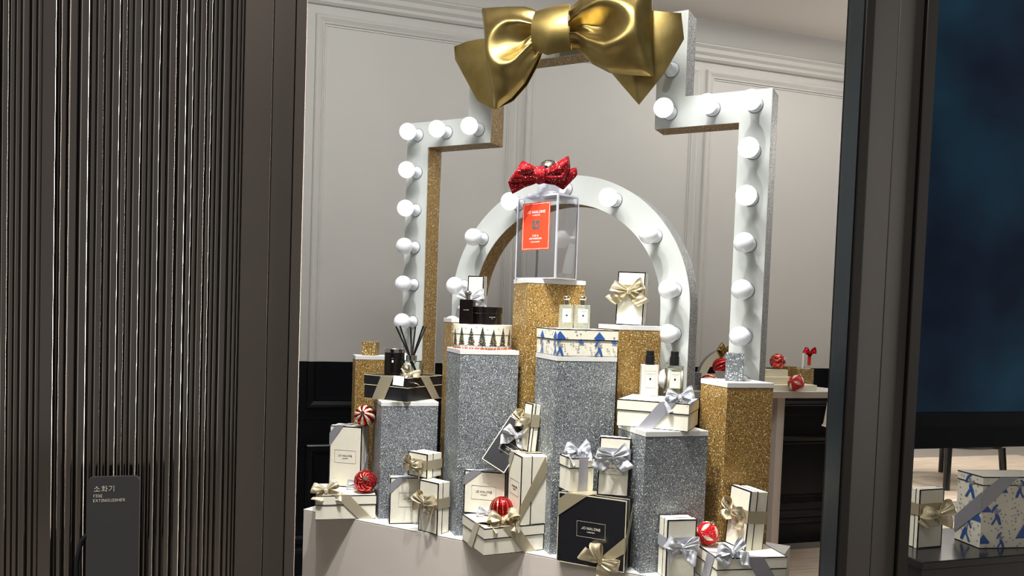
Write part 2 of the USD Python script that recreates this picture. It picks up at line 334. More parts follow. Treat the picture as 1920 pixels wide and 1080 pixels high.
# ------------------------------------------------------------------ the shop front
YS, ZT = 1.70, 3.6
fx = [-.62, -.60, -.585, -.565, -.545, -.53, -.51, -.495, -.475, -.46, -.443, -.4295, -.4202, -.4108, -.3955, -.3852, -.3757, -.3514, -.347, -.3338, -.3153, -.2958, -.2859, -.2715, -.2607, -.2443, -.2325, -.2233, -.2067, -.1965,
      -.1881, -.1732, -.1619, -.1439, -.1258, -.1144, -.1057, -.0912, -.0806, -.0728, -.063, -.0463, -.0364, -.0285, -.0226]
wf = struct(obj('wall_front', bx(-1.5, -.0226, YS + .012, YS + .10, 0, ZT), M['bronze_dark']))
rnd = random.Random(11)
for a, b in zip(fx[:-1], fx[1:]):
    w = b - a
    if abs(a + .3757) < 1e-6:                       # one flat polished strip among the flutes
        obj('flat_strip', bx(a + .001, b - .001, YS + .002, YS + .013, 0, ZT, .0008), M['flute_metal'], wf); continue
    n = 18; t = np.linspace(0, math.pi, n); d = min(w * rnd.uniform(.38, .52), .011)
    px = a + w / 2 - (w / 2 - .0006) * np.cos(t) * 1.0; py = YS + .0125 - d * np.sin(t) ** .8
    poly = Polygon(list(zip(px, py)) + [(b - .0006, YS + .014), (a + .0006, YS + .014)])
    obj('flute', ext(poly, ZT), M['flute_metal'], wf, smooth=25)
def plates(name, items):
    o = struct(UsdGeom.Xform.Define(stage, '/World/' + name).GetPrim())
    for nm, b, mt in items: obj(nm, b, M[mt], o)
    return o
plates('trim_3', [('cladding_plate', bx(-.0215, .0322, YS, YS + .1, 0, ZT, .0012), 'bronze'), ('cladding_plate', bx(.0332, .0745, YS, YS + .1, 0, ZT, .0012), 'bronze'),
                  ('jamb', bx(.0757, .0965, YS - .006, YS + .1, 0, ZT, .0016), 'bronze')])
plates('trim_4', [('jamb', bx(1.4647, 1.4935, YS - .004, YS + .06, 0, ZT, .002), 'bronze_dark'), ('jamb_lining', bx(1.4617, 1.4646, YS + .002, YS + .0575, 0, ZT), 'mirror'),
                  ('cladding_plate', bx(1.4985, 1.5760, YS + .004, YS + .06, 0, ZT, .0015), 'bronze_post'), ('cladding_plate', bx(1.5770, 1.6560, YS + .004, YS + .06, 0, ZT, .0015), 'bronze_post'),
                  ('jamb', bx(1.6590, 1.6955, YS - .004, YS + .06, 0, ZT, .002), 'bronze_dark'), ('backing', bx(1.492, 1.66, YS + .02, YS + .1, 0, ZT), 'bronze_dark')])
plates('trim_5', [('lintel', bx(.0965, 1.4647, YS, YS + .08, 3.42, ZT, .002), 'bronze_dark'), ('lintel', bx(1.6955, 4.0, YS, YS + .08, 3.42, ZT, .002), 'bronze_dark')])
struct(obj('wall_front_right', bx(3.6, 10, YS, YS + .1, 0, ZT), M['bronze']))
struct(obj('window_1', bx(.0970, 1.4612, YS + .045, YS + .053, .0, 3.42), M['pane']))
struct(obj('window_2', bx(1.6960, 3.6, YS + .045, YS + .053, .0, 3.42), M['pane']))

# fire extinguisher holder standing in front of the fluted wall
t = thing('extinguisher_holder', 'charcoal fire extinguisher holder with black side handle before the fluted metal wall', 'extinguisher holder', (-.2363, 1.64, 0))
pl = sbox(-.0443, .0, .0443, 1.168).difference(sbox(-.0443, 1.156, .0443, 1.17)).union(sbox(-.0443, 1.10, .0443, 1.168).buffer(-.010).buffer(.010))
q = up(ext(pl, .012)); obj('cover_plate', moved(q, (0, .012, 0)), M['charcoal'], t)
hd = [(-.042, .02, 1.062), (-.056, .018, 1.045), (-.0625, .016, 1.01), (-.063, .016, .98), (-.058, .018, .945), (-.044, .02, .922)]
obj('handle', tube(hd, .0045, 10), M['handle'], t, smooth=40)
obj('base_box', bx(-.040, .040, .0125, .055, 0, 1.02, .004), M['charcoal'], t)
def stroke(pts, w): return LineString(pts).buffer(w / 2, cap_style=2, join_style=2)
w = .0019
so = unary_union([stroke([(1, 9), (5, 9.0 - 0), (5, 9)], .01), LineString([(5, 10), (4.2, 7.5), (1, 5.2)]).buffer(.42, cap_style=2), LineString([(4.6, 8), (6.4, 6.2), (9, 5.2)]).buffer(.42, cap_style=2), LineString([(5, 4.6), (5, 1.8)]).buffer(.42, cap_style=2), LineString([(.3, 1.5), (9.7, 1.5)]).buffer(.42, cap_style=2)])
hwa = unary_union([LineString([(2.8, 9.8), (4.6, 9.8)]).buffer(.38, cap_style=2), LineString([(.8, 8.3), (6.6, 8.3)]).buffer(.38, cap_style=2), Point(3.7, 6.0).buffer(1.75).difference(Point(3.7, 6.0).buffer(1.0)), LineString([(3.7, 4.2), (3.7, 2.2)]).buffer(.38, cap_style=2), LineString([(.3, 1.9), (7.0, 2.2)]).buffer(.38, cap_style=2), LineString([(8.1, 10.3), (8.1, .2)]).buffer(.42, cap_style=2), LineString([(8.1, 5.4), (9.9, 5.4)]).buffer(.4, cap_style=2)])
gi = unary_union([LineString([(.8, 9.2), (5.6, 9.2), (5.2, 6.2), (3.6, 3.6), (.9, 1.8)]).buffer(.42, cap_style=2, join_style=2), LineString([(8.6, 10.3), (8.6, .2)]).buffer(.42, cap_style=2)])
k = .00112
g = unary_union([affinity.translate(affinity.scale(s, k, k, origin=(0, 0)), i * .0122) for i, s in enumerate((so, hwa, gi))])
lt = cat_(moved(up(ext(g, .0003)), (-.0335, -.0002, 1.1405)),
          moved(up(moved(text('FIRE', .0052), (0, 0, 0))), (-.0262, -.0002, 1.1305)), moved(up(text('EXTINGUISHER', .0052, .0535)), (-.0072, -.0002, 1.1218)))
obj('lettering', lt, M['pale_ink'], t)

# night-blue hanging panel, bench and stools seen through the second window
t = thing('hanging_panel', 'dark night-blue backdrop panel hanging in the right window above a black bench', 'display panel', (2.94, 2.1, 0))
obj('board', bx(-.86, .9, 0, .03, 1.215, 3.38, .003), M['blue_panel'], t)
obj('bottom_rail', bx(-.86, .9, -.004, .036, 1.095, 1.2145, .003), M['navy_dark'], t)
obj('hanger', bx(-.5, -.48, .01, .02, 3.38, CEIL), M['navy_dark'], t); obj('hanger', bx(.5, .52, .01, .02, 3.38, CEIL), M['navy_dark'], t)
t = thing('window_bench', 'black lacquered bench carrying gift boxes in the right window', 'bench', (2.6, 2.0, 0))
obj('top', bx(-.712, .8, -.165, .14, .785, .81, .003), M['bench_black'], t); obj('body', bx(-.705, .79, -.155, .13, 0, .7848), M['bench_black'], t)
ax, ay = 6.5, 6.1
t = thing('bar_stool', 'black stool with slim legs and a ring footrest beyond the hanging blue panel', 'stool', (ax, ay, 0))
for q in ((6.143, 5.753), (6.855, 6.492), (6.9, 5.8), (6.15, 6.5)):
    d = np.array([q[0] - ax, q[1] - ay, 0])
    obj('leg', tube([d, d * .9 + np.array([0, 0, .5]), d * .72 + np.array([0, 0, 1.0])], [.030, .034, .036], 10), M['bench_black'], t, smooth=40)
th = np.linspace(0, 2 * np.pi, 49); obj('footrest', tube(np.c_[np.cos(th) * .46, np.sin(th) * .46, th * 0 + .42], .034, 8, False), M['bench_black'], t, smooth=40)
obj('seat', moved(lathe([(0, 0), (.44, 0), (.47, .03), (.47, .07), (.42, .10), (0, .10)]), (0, 0, 1.0)), M['bench_black'], t, smooth=40)
obj('pouf', moved(lathe([(0, 0), (.40, 0), (.50, .08), (.54, .24), (.52, .40), (.44, .50), (0, .52)]), (0, 0, 0)), M['black_card'], None, smooth=40)
tag(stage.GetPrimAtPath('/World/pouf'), 'round black pouf on the oak floor at the right picture edge', 'pouf')
UsdGeom.Xformable(stage.GetPrimAtPath('/World/pouf')).AddTranslateOp().Set(Gf.Vec3d(7.6, 5.3, 0))
pc = at_y(1572, 800, 3.4)
t = thing('pendant_lamp', 'pale bell-shaped pendant lampshade peeking out beside the right window post', 'lamp', (pc[0], pc[1], pc[2]))
obj('shade', lathe([(.012, .20), (.03, .198), (.048, .175), (.060, .12), (.068, .06), (.074, .012), (.082, 0), (.079, -.001), (.070, .012), (.064, .06), (.056, .12), (.044, .17), (.012, .19), (.012, .20)]), M['shade'], t, smooth=40)
obj('cord', tube([(0, 0, .195), (0, 0, CEIL - pc[2])], .003, 8), M['black_plastic'], t)

# ------------------------------------------------------------------ the display: plinth, marquee frame, arch
AZ = .4936 + .3153
ND = np.array([math.sin(AZ), math.cos(AZ), 0]); RD = np.array([math.cos(AZ), -math.sin(AZ), 0])
FO = np.array([1.13591, 2.88329, 0]); YAWD = -math.degrees(AZ); ZP = .705
t = thing('plinth', 'low warm-grey plinth with a pale top carrying the whole display', 'plinth', FO, YAWD)
obj('body', bx(-.868, .855, -.450, .160, 0, ZP - .004, .002), M['platform'], t)
obj('top_sheet', bx(-.868, .855, -.450, .160, ZP - .0038, ZP, .0006), M['cap_white'], t)
def marquee(name, label, cat, outer, inner, bulbs, dep):
    t = thing(name, label, cat, FO, YAWD)
    full = outer.difference(inner)
    U = lambda s, d0, d1: moved(up(ext(s, d1 - d0)), (0, d1, 0))
    e = .003
    obj('face_board', U(full, 0, .005), M['white_board'], t)
    side = outer.difference(outer.buffer(-e, join_style=2)).intersection(full)
    obj('outer_edge', U(side, .0052, dep - .0042), M['silver_glitter'], t)
    ins = inner.buffer(e, join_style=2).difference(inner).intersection(full)
    obj('inner_edge', U(ins, .0052, dep - .0042), M['gold_glitter'], t)
    obj('back_board', U(full, dep - .004, dep), M['white_board'], t)
    for u, z in bulbs:
        lit = z > 1.84
        # socket: dark rim, dish and neck; the globe is screwed into it
        R = Rx(90)      # lathe axis z -> -y (towards the viewer)
        P = (u, 0, z)
        s = sub(t, 'bulb_holder')
        obj('rim', moved(lathe([(0, 0), (.0272, 0), (.0272, .0016), (0, .0016)], 32), P, R), M['rim'], s)
        obj('socket', moved(lathe([(0, .0016), (.0258, .0016), (.0255, .004), (.0215, .010), (.0160, .018), (.0140, .030), (.0140, .042), (.0125, .044), (0, .044)], 32), P, R), M['socket'], s, smooth=35)
        if z == 2.383: continue                       # the one holder without its globe, behind the bow
        a = np.linspace(-.43 * math.pi, math.pi / 2, 20)
        prof = [(0, .040), (.0115, .041)] + [(.0345 * math.cos(q), .0755 + .0345 * math.sin(q)) for q in a[3:-1]] + [(0, .110)]
        obj('globe', moved(lathe(prof, 36), P, R), M['bulb_lit' if lit else 'bulb_low'], s, smooth=True)
    return t
a_, b_, c_, e_, h1, h2, h3, h4 = .75, .449, .342, .643, 2.285, 2.178, 2.587, 2.483
outer = Polygon([(-a_, ZP), (-a_, h1), (-b_, h1), (-b_, h3), (b_, h3), (b_, h1), (a_, h1), (a_, ZP)])
inner = Polygon([(-e_, ZP - .2), (-e_, h2), (-c_, h2), (-c_, h4), (c_, h4), (c_, h2), (e_, h2), (e_, ZP - .2)])
bl = []
for s in (-1, 1):
    bl += [(s * .695, z) for z in (2.232, 2.075, 1.917, 1.760, 1.603, 1.446, 1.286, 1.128, .970)] + [(s * .550, 2.232), (s * .397, 2.232)] + [(.397, 2.383)] * (s > 0)
marquee('stepped_marquee', 'tall stepped white marquee frame with globe bulbs and glittered edges', 'light-up frame', outer, inner, bl, .1035)
def archshape(R, z0, zb):
    th = np.linspace(0, math.pi, 73)
    return Polygon([(R, zb)] + [(R * math.cos(q), z0 + R * math.sin(q)) for q in th] + [(-R, zb)])
bl = [(.447 * math.sin(q), 1.53 + .447 * math.cos(q)) for q in np.radians([-81, -54, -27, 0, 27, 54, 81])] + [(s * .447, z) for s in (-1, 1) for z in (1.444, 1.286, 1.128, .970)]
marquee('arched_marquee', 'white round arch with globe bulbs standing inside the stepped frame', 'light-up arch', archshape(.5, 1.53, ZP), archshape(.392, 1.53, ZP - .2), bl, .1035)

# ------------------------------------------------------------------ pedestals
def pedestal(label, x, y, w, d, top, colour):
    t = thing('pedestal', label, 'pedestal', (x + w / 2, y, ZP + .0004), 0, 'glitter pedestals')
    h = top - ZP
    obj('body', bx(-w / 2 + .001, w / 2 - .001, .001, d - .001, 0, h - .0165, .0008), M[colour + '_glitter'], t)
    obj('cap', bx(-w / 2, w / 2, 0, d, h - .016, h, .0008), M['cap_white'], t)
    return t
pedestal('short silver glitter pedestal under the black ribboned box', .472, 3.002, .220, .20, 1.147, 'silver')
pedestal('tall silver glitter pedestal under the round box printed with fir trees', .699, 2.725, .218, .20, 1.363, 'silver')
pedestal('tall silver glitter pedestal under the blue patterned box', .9535, 2.451, .219, .20, 1.362, 'silver')
pedestal('short silver glitter pedestal under the cream box with two pump bottles', 1.163, 2.210, .222, .195, 1.147, 'silver')
g1 = at_y(666.5, 667, 3.30)
pedestal('gold glitter pedestal at the far left with a gold cube on top', g1[0], 3.30, .17, .095, 1.302, 'gold')
g2 = at_y(847, 597, 3.0)
pedestal('slim gold glitter pedestal mostly hidden behind the tall silver left one', g2[0], 3.0, .17, .135, 1.469, 'gold')
gt = at_y(989.6, 521.5, 2.702)
pedestal('tallest gold glitter pedestal under the giant clear bottle', gt[0], 2.702, .224, .160, 1.6225, 'gold')
g4 = at_y(1161.4, 610, 2.5)
pedestal('gold glitter pedestal under the upright cream box with gold bow', g4[0], 2.5, .163, .175, 1.469, 'gold')
g5 = at_y(1364, 718.3, 2.2)
pedestal('gold glitter pedestal at the far right under the silver glitter block', g5[0], 2.2, .174, .159, 1.301, 'gold')
t = thing('glitter_cube', 'small gold glitter cube on the far left pedestal', 'cube', (.4655, 3.328, 1.3028), -22.9)
obj('cube', bx(-.029, .029, 0, .058, 0, .055, .001), M['gold_glitter'], t)
t = thing('glitter_block', 'upright silver glitter block on the far right gold pedestal', 'block', (1.503, 2.262, 1.3018), -34.6)
obj('block', bx(-.0285, .0285, 0, .055, 0, .092, .001), M['silver_glitter'], t)

# ------------------------------------------------------------------ ribbons, bows and gift boxes
def bow_parts(w, L, Lt, seed, flat=1.0):
    """ribbon bow in the xy plane, facing +z: {part: mesh}"""
    r = random.Random(seed); out = []
    n = np.array([0, 0, 1.0])
    for s in (-1, 1):
        ph = math.radians(r.uniform(14, 34)); e1 = np.array([s * math.cos(ph), math.sin(ph), 0]); e2 = np.array([-math.sin(ph) * s, math.cos(ph), 0])
        t = np.linspace(0.02, .98, 26)[:, None]; v = np.linspace(-.5, .5, 9)[None, :]
        S = np.sin(np.pi * t); lr = L * r.uniform(.92, 1.06)
        rad = lr * S ** .8 * (1 + .10 * v * s)
        wd = w * (.26 + .80 * S ** .8)
        h = .034 * flat
        z = h * (.62 + .95 * S * np.cos(np.pi * t)) + .0035 * (1 - S) * np.cos(v * 4 * np.pi) + .002 * np.sin(9 * v + 5 * t)
        tw = .55 * S * r.uniform(.6, 1.2) * (1 if r.random() < .5 else -1)
        G = rad[..., None] * e1 + (v * wd * np.cos(tw))[..., None] * e2 + (z + v * wd * np.sin(tw) * .55)[..., None] * n
        G[..., 2] = np.maximum(G[..., 2], .0012)
        out.append(('loop', sheet(G, .0006)))
    for s in (-1, 1):
        ph = math.radians(r.uniform(-46, -24)); e1 = np.array([s * math.cos(ph), math.sin(ph), 0]); e2 = np.array([-math.sin(ph) * s, math.cos(ph), 0])
        t = np.linspace(0, 1, 18)[:, None]; v = np.linspace(-.5, .5, 9)[None, :]; lt = Lt * r.uniform(.85, 1.12)
        rad = lt * t * (1 + .26 * v * r.choice([-1, 1]))
        wd = w * (.26 + .74 * np.minimum(1, t * 2.1) ** .8)
        z = .006 + flat * .012 * np.sin(2.6 * np.pi * t + r.random()) * t + .0035 * (1 - t) * np.cos(v * 4 * np.pi) + .006 * flat * t * np.sin(3 * v + r.random() * 3)
        G = rad[..., None] * e1 + (v * wd)[..., None] * e2 + np.broadcast_to(z, rad.shape)[..., None] * n
        G[..., 2] = np.maximum(G[..., 2], .0012)
        out.append(('tail', sheet(G, .0006)))
    k = trimesh.creation.icosphere(3); k.vertices *= [.0095, .0115, .0095]
    k.vertices[:, 2] += .014 * flat + .0016 * np.cos(k.vertices[:, 0] * 900)
    out.append(('knot', k)); return out
def slab(quad, nrm, off=.0011, th=.0007):
    q = np.array(quad, float); nrm = np.array(nrm, float)
    if np.dot(np.cross(q[1] - q[0], q[2] - q[0]), nrm) < 0: q = q[::-1]
    A = q + nrm * off; B = q + nrm * (off + th); V = np.vstack([A, B])
    F = [[4, 5, 6], [4, 6, 7], [0, 2, 1], [0, 3, 2]]
    for i in range(4):
        j = (i + 1) % 4; F += [[i, j, 4 + j], [i, 4 + j, 4 + i]]
    return trimesh.Trimesh(V, F, process=False)
NORM = dict(top=(0, 0, 1), front=(0, -1, 0), back=(0, 1, 0), left=(-1, 0, 0), right=(1, 0, 0))
def facept(face, u, v, W, D, H):
    if face == 'top': return (-W / 2 + u * W, v * D, H)
    if face == 'front': return (-W / 2 + u * W, 0, v * H)
    if face == 'back': return (-W / 2 + u * W, D, v * H)
    if face == 'left': return (-W / 2, u * D, v * H)
    if face == 'right': return (W / 2, u * D, v * H)
DIAG = [('top', [(0, .62), (0, .82), (.27, 1), (.52, 1)][:0] or [(0, .66), (0, .88), (.17, 1), (.42, 1)]), ('back', [(.17, 1), (.42, 1), (.62, 0), (.37, 0)]), ('left', [(.66, 1), (.88, 1), (.74, 0), (.52, 0)])]
DIAG2 = DIAG + [('top', [(1, .12), (1, .36), (.78, 0), (.55, 0)]), ('right', [(.12, 1), (.36, 1), (.50, 0), (.26, 0)]), ('front', [(.55, 1), (.78, 1), (.62, 0), (.40, 0)])]
def band(y0, y1): return [('top', [(0, y0), (1, y0), (1, y1), (0, y1)]), ('left', [(y0, 1), (y1, 1), (y1, 0), (y0, 0)]), ('right', [(y0, 1), (y1, 1), (y1, 0), (y0, 0)])]
def gift_box(label, W, D, H, loc, yaw, standing=False, tilt=(0, 0), dark=False, lid=.40, print_=None, ribbon=(), rmat='gold_ribbon', bow=None, bmat=None, name='gift_box', cat='gift box', group='ribboned gift boxes', prints=()):
    """W, D, H as seen: width, depth, height. A standing box is the lying one set on its edge, lid to the front."""
    R = Rz(yaw) @ Rx(-tilt[0]) @ Ry(tilt[1])
    t = thing(name, label, cat, loc, group=group, M=R)
    if standing: w, d, h = W, H, D; f = lambda q: moved(q, (0, h, 0), [[1, 0, 0], [0, 0, -1], [0, 1, 0]])
    else: w, d, h = W, D, H; f = lambda q: q
    body, trim, ink = (M['black_card'], M['gold_trim'], M['pale_ink']) if dark else (M['cream'], M['black_trim'], M['ink'])
    hl = lid * h
    obj('base', f(bx(-w / 2 + .0015, w / 2 - .0015, .0015, d - .0015, 0, h - hl, .0006)), body, t)
    obj('lid', f(bx(-w / 2, w / 2, 0, d, h - hl + .0004, h, .0008)), body, t)
    def ring(z0, z1, e, inn):
        g = sbox(-w / 2 - e, -e, w / 2 + e, d + e).difference(sbox(-w / 2 + inn, inn, w / 2 - inn, d - inn))
        q = ext(g, z1 - z0); q.apply_translation((0, 0, z0)); return q
    tw = .0024 if not dark else .0016
    for q in (ring(h - tw, h + .0003, .0004, .0034 if not dark else .0024), ring(h - hl - .0004, h - hl + .0024, .0005, .004), ring(.0000, .0018, -.0011, .004)): obj('edge_trim', f(q), trim, t)
    if print_:
        fx_, fy_, fw, fh = print_
        cx, cy, lw, lh = -w / 2 + fx_ * w, fy_ * d, fw * w, fh * d
        g = sbox(cx - lw / 2, cy - lh / 2, cx + lw / 2, cy + lh / 2); g = g.difference(g.buffer(-.0006, join_style=2))
        a = text('JO MALONE', lw * .085, lw * .66); b = text('LONDON', lw * .040, lw * .26)
        lb = cat_(ext(g, .0003), moved(a, (cx, cy - .0, 0)), moved(b, (cx, cy - lw * .10, 0)))
        obj('printed_label', f(moved(lb, (0, 0, h + .0002))), ink, t)
    for face, shapes, pm, pn in prints:
        q = ext(shapes, .00025)     # drawn in metres, u to the right, v up, from the face's lower left corner
        if face == 'front': q = moved(up(q), (-w / 2, -.0003 - .00005, 0))
        elif face == 'left': q = moved(q, (0, 0, 0), [[0, 0, -1], [-1, 0, 0], [0, 1, 0]]); q = moved(q, (-w / 2 - .0003, d, 0))
        elif face == 'top': q = moved(q, (-w / 2, 0, h + .0002))
        obj(pn, f(q), M[pm], t)
    if ribbon:
        strips = []                                   # pieces that meet at an edge are one ribbon
        for fc, quad in ribbon:
            q = [np.array(facept(fc, u, v, w, d, h)) for u, v in quad]; sl = slab(q, NORM[fc])
            hit = [st for st in strips if min(np.linalg.norm(a - b) for a in q for b in st[0]) < .004]
            pts, ms = list(q), [sl]
            for st in hit: pts += st[0]; ms += st[1]
            strips = [st for st in strips if not any(st is h for h in hit)]
            strips.append((pts, ms))
        for st in strips: obj('ribbon', f(cat_(*st[1])), M[rmat.replace('ribbon', 'flat')], t)
    if bow:
        fx_, fy_, sc, rot, tl, seed = bow
        s = sub(t, 'bow')
        for nm, q in bow_parts(.036 * sc, .050 * sc, .058 * sc, seed):
            q = moved(q, R=Rx(tl) @ Rz(rot)) if not standing else moved(q, R=Rz(rot))
            q = moved(q, (-w / 2 + fx_ * w, fy_ * d, h + .0022 + (.006 if tl else 0)))
            obj(nm, f(q), M[bmat or rmat], s, smooth=50)
    return t
SLIM = (.5, .46, .66, .19)
# left corner
gift_box('flat cream gift box with champagne ribbon at the far left corner of the plinth', .223, .215, .090, (.353, 3.016, ZP + .0005), -4.9,
         ribbon=[('top', [(.30, 0), (.56, 0), (.10, .62), (-.0, .30)]), ('front', [(.31, 1), (.56, 1), (.955, 0), (.72, 0)])], rmat='champagne_ribbon', bow=(.17, .14, 1.05, 10, 52, 3), bmat='champagne_ribbon')
gift_box('tall cream gift box with a silver corner ribbon behind the far left flat one', .132, .080, .238, (.362, 3.160, .7961), -29.1, True, print_=(.50, .50, .66, .21), ribbon=DIAG2[:3] + [('top', [(1, .05), (1, .18), (.80, 0), (.58, 0)]), ('right', [(.05, 1), (.22, 1), (.62, 0), (.45, 0)])], rmat='silver_ribbon',
         bow=(1.0, .10, .85, 25, 0, 8))
gift_box('square cream gift box with silver corner ribbons leaning behind the slim gold-bow box', .150, .049, .172, (.575, 2.912, ZP + .0005), -7.5, True, print_=(.52, .52, .60, .31), ribbon=DIAG2, rmat='silver_ribbon')
gift_box('slim upright cream gift box with gold bow at the foot of the left silver pedestals', .094, .061, .184, (.615, 2.782, ZP + .0005), -57, True, print_=SLIM, ribbon=band(.50, .70), bow=(.50, .60, 1.0, -8, 0, 5))
gift_box('small cream gift box with gold bow stacked on the two upright left boxes', .096, .078, .088, (.589, 2.866, .8898), -56, True, print_=(.5, .3, .6, .2), ribbon=band(.36, .74), bow=(.46, .55, .85, -12, 0, 11))
# middle left
gift_box('flat cream gift box with gold ribbon under the twisted red ornament', .218, .198, .089, (.845, 2.491, ZP + .0005), 6.7, ribbon=[('top', [(.26, 0), (.62, 0), (.20, .45), (-.0, .32)]), ('front', [(.30, 1), (.55, 1), (.86, 0), (.66, 0)]), ('left', [(.22, 1), (.42, 1), (.70, 0), (.50, 0)]), ('top', [(0, .22), (0, .42), (.22, .30), (.30, .1)])],
         bow=(.33, .16, 1.0, 0, 50, 21))
gift_box('square cream gift box with silver corner ribbon behind the twisted red ornament', .148, .034, .150, (.786, 2.660, .7946), -29.7, True, print_=(.48, .50, .59, .32), ribbon=DIAG2, rmat='silver_ribbon', bow=(.62, .09, .75, 20, 0, 58))
gift_box('tall cream gift box with gold diagonal ribbon standing on the flat box in the middle', .121, .096, .229, (.861, 2.560, .7946), -87.8, True, print_=(.5, .50, .66, .22), ribbon=DIAG[:1] + [('back', DIAG[1][1]), ('left', DIAG[2][1]), ('top', [(1, .05), (1, .30), (.74, 0), (.5, 0)]), ('right', [(.06, 1), (.28, 1), (1, .12), (.78, 0)])],
         bow=(.82, .06, .95, 20, 0, 33))
gift_box('narrow cream gift box with gold bow tilted on the tall middle box', .060, .033, .164, (.905, 2.605, 1.0262), -83.1, True, (5.5, -.8), ribbon=band(.52, .78), bow=(.46, .64, .85, -20, 0, 14))
# tilted black box leaning on the silver pedestal
pA, pB, pC = at_y(903.5, 860, 2.640), at_y(945, 887, 2.606), at_y(952, 776, 2.690)
ex = pB - pA; wB = np.linalg.norm(ex); ex /= wB; ez = pC - pA; ez -= ez.dot(ex) * ex; hB = np.linalg.norm(ez); ez /= hB; ey = np.cross(ez, ex)
q_ = gift_box('black gift box with silver bow tilted against the tall silver pedestal', wB, .024, hB, (0, 0, 0), 0, True, dark=True, print_=(.62, .44, .62, .2), ribbon=[], bow=(.62, .70, .98, 18, 0, 41), bmat='silver_ribbon')
UsdGeom.Xformable(q_).ClearXformOpOrder(); A = np.eye(4); A[0, :3] = ex; A[1, :3] = ey; A[2, :3] = ez; A[3, :3] = (pA + pB) / 2
UsdGeom.Xformable(q_).AddTransformOp(opSuffix='lean').Set(Gf.Matrix4d(*A.ravel().tolist()))
# middle right
gift_box('big square black gift box with gold bow and corner ribbons at the front', .227, .071, .224, (1.035, 2.305, ZP + .0005), -43.8, True, dark=True, print_=(.50, .52, .42, .22), ribbon=[('top', [(0, .66), (0, .90), (.12, 1), (.43, 1)]), ('back', [(.12, 1), (.43, 1), (.62, 0), (.32, 0)]), ('top', [(1, .28), (1, .50), (.42, 0), (.62, 0)][:0] or [(1, .26), (1, .50), (.50, 0), (.28, 0)][:0] or [(1, .27), (1, .50), (.62, .12), (.70, .06)]), ('right', [(.27, 1), (.50, 1), (.94, 0), (.74, 0)])],
         bow=(.69, .13, 1.25, -38, 0, 52))
gift_box('small cream gift box with silver bow on its lid atop the big black box', .088, .080, .110, (1.026, 2.372, .9296), 3.1, lid=.30, ribbon=[('top', [(.36, 0), (.72, 0), (.72, 1), (.36, 1)]), ('front', [(.36, 1), (.72, 1), (.72, 0), (.36, 0)])], rmat='silver_ribbon', bow=(.40, .35, .92, 8, 48, 61))
gift_box('upright cream gift box with silver bow standing on the big black box', .098, .060, .185, (1.103, 2.302, .9296), -24.9, True, (2.0, 1.1), print_=SLIM, ribbon=band(.62, .82), rmat='silver_ribbon', bow=(.45, .70, 1.05, 8, 0, 72))
# right corner
gift_box('slim upright cream gift box with silver bow at the front right of the plinth', .096, .064, .182, (1.263, 2.139, ZP + .0005), -4.8, True, print_=SLIM, ribbon=band(.50, .70), rmat='silver_ribbon', bow=(.44, .56, 1.05, 2, 0, 83))
gift_box('flat cream gift box with silver ribbon at the right corner of the plinth', .225, .165, .090, (1.436, 2.022, ZP + .0005), -7.0, ribbon=[('front', [(.36, 1), (.62, 1), (1.0, .10), (.78, 0)][:0] or [(.40, 1), (.66, 1), (.92, 0), (.66, 0)]), ('left', [(.10, 1), (.40, 1), (.62, 0), (.34, 0)]), ('top', [(.38, 0), (.66, 0), (.16, .20), (0, .38)][:0] or [(.40, 0), (.66, 0), (.20, .34), (0, .40)])], rmat='silver_ribbon',
         bow=(.20, .06, 1.0, 6, 55, 91))
gift_box('upright cream gift box with gold bow standing on the flat box at the right corner', .101, .066, .184, (1.449, 2.135, .7958), -87.2, True, (4.0, .2), print_=SLIM, ribbon=band(.46, .67), bow=(.46, .60, .95, -18, 0, 17))
# on the pedestals
gift_box('cream gift box with silver ribbon on a short pedestal under two pump bottles', .229, .200, .087, (1.214, 2.268, 1.1475), -39.8, ribbon=[('front', [(.60, 1), (.82, 1), (.52, 0), (.30, 0)]), ('top', [(.60, 0), (.82, 0), (1, .22), (1, .42)])], rmat='silver_ribbon', bow=(.86, .14, .92, 12, 55, 28))
def star(x, y, r): return Polygon([(x + r * (1 if i % 2 == 0 else .42) * math.sin(i * math.pi / 5), y + r * (1 if i % 2 == 0 else .42) * math.cos(i * math.pi / 5)) for i in range(10)])
def dancer(x, y, s, fl=1):
    P = lambda pts: Polygon([(x + fl * a * s, y + b * s) for a, b in pts])
    return [P([(-.50, 0), (-.28, 0), (.02, .52), (.25, 0), (.50, 0), (.30, .62), (.10, .92), (-.14, .86), (-.10, .62)]), P([(-.55, 1.05), (-.40, .98), (-.18, 1.35), (.12, 1.62), (.0, 1.72), (-.34, 1.50)])], [P([(-.14, .88), (.12, .94), (.40, 1.18), (.34, 1.30), (.08, 1.18), (.02, 1.40), (-.20, 1.36), (-.18, 1.1)])]
def kite(x, y, s): return Polygon([(x - .55 * s, y + .0 * s), (x, y + .62 * s), (x + .58 * s, y - .02 * s), (x + .5 * s, y - .12 * s), (x - .2 * s, y - .12 * s)])
def skirt(x, y, s): return Polygon([(x - .5 * s, y), (x + .5 * s, y + .04 * s), (x + .12 * s, y + .62 * s), (x + .05 * s, y + .9 * s), (x - .12 * s, y + .62 * s)])
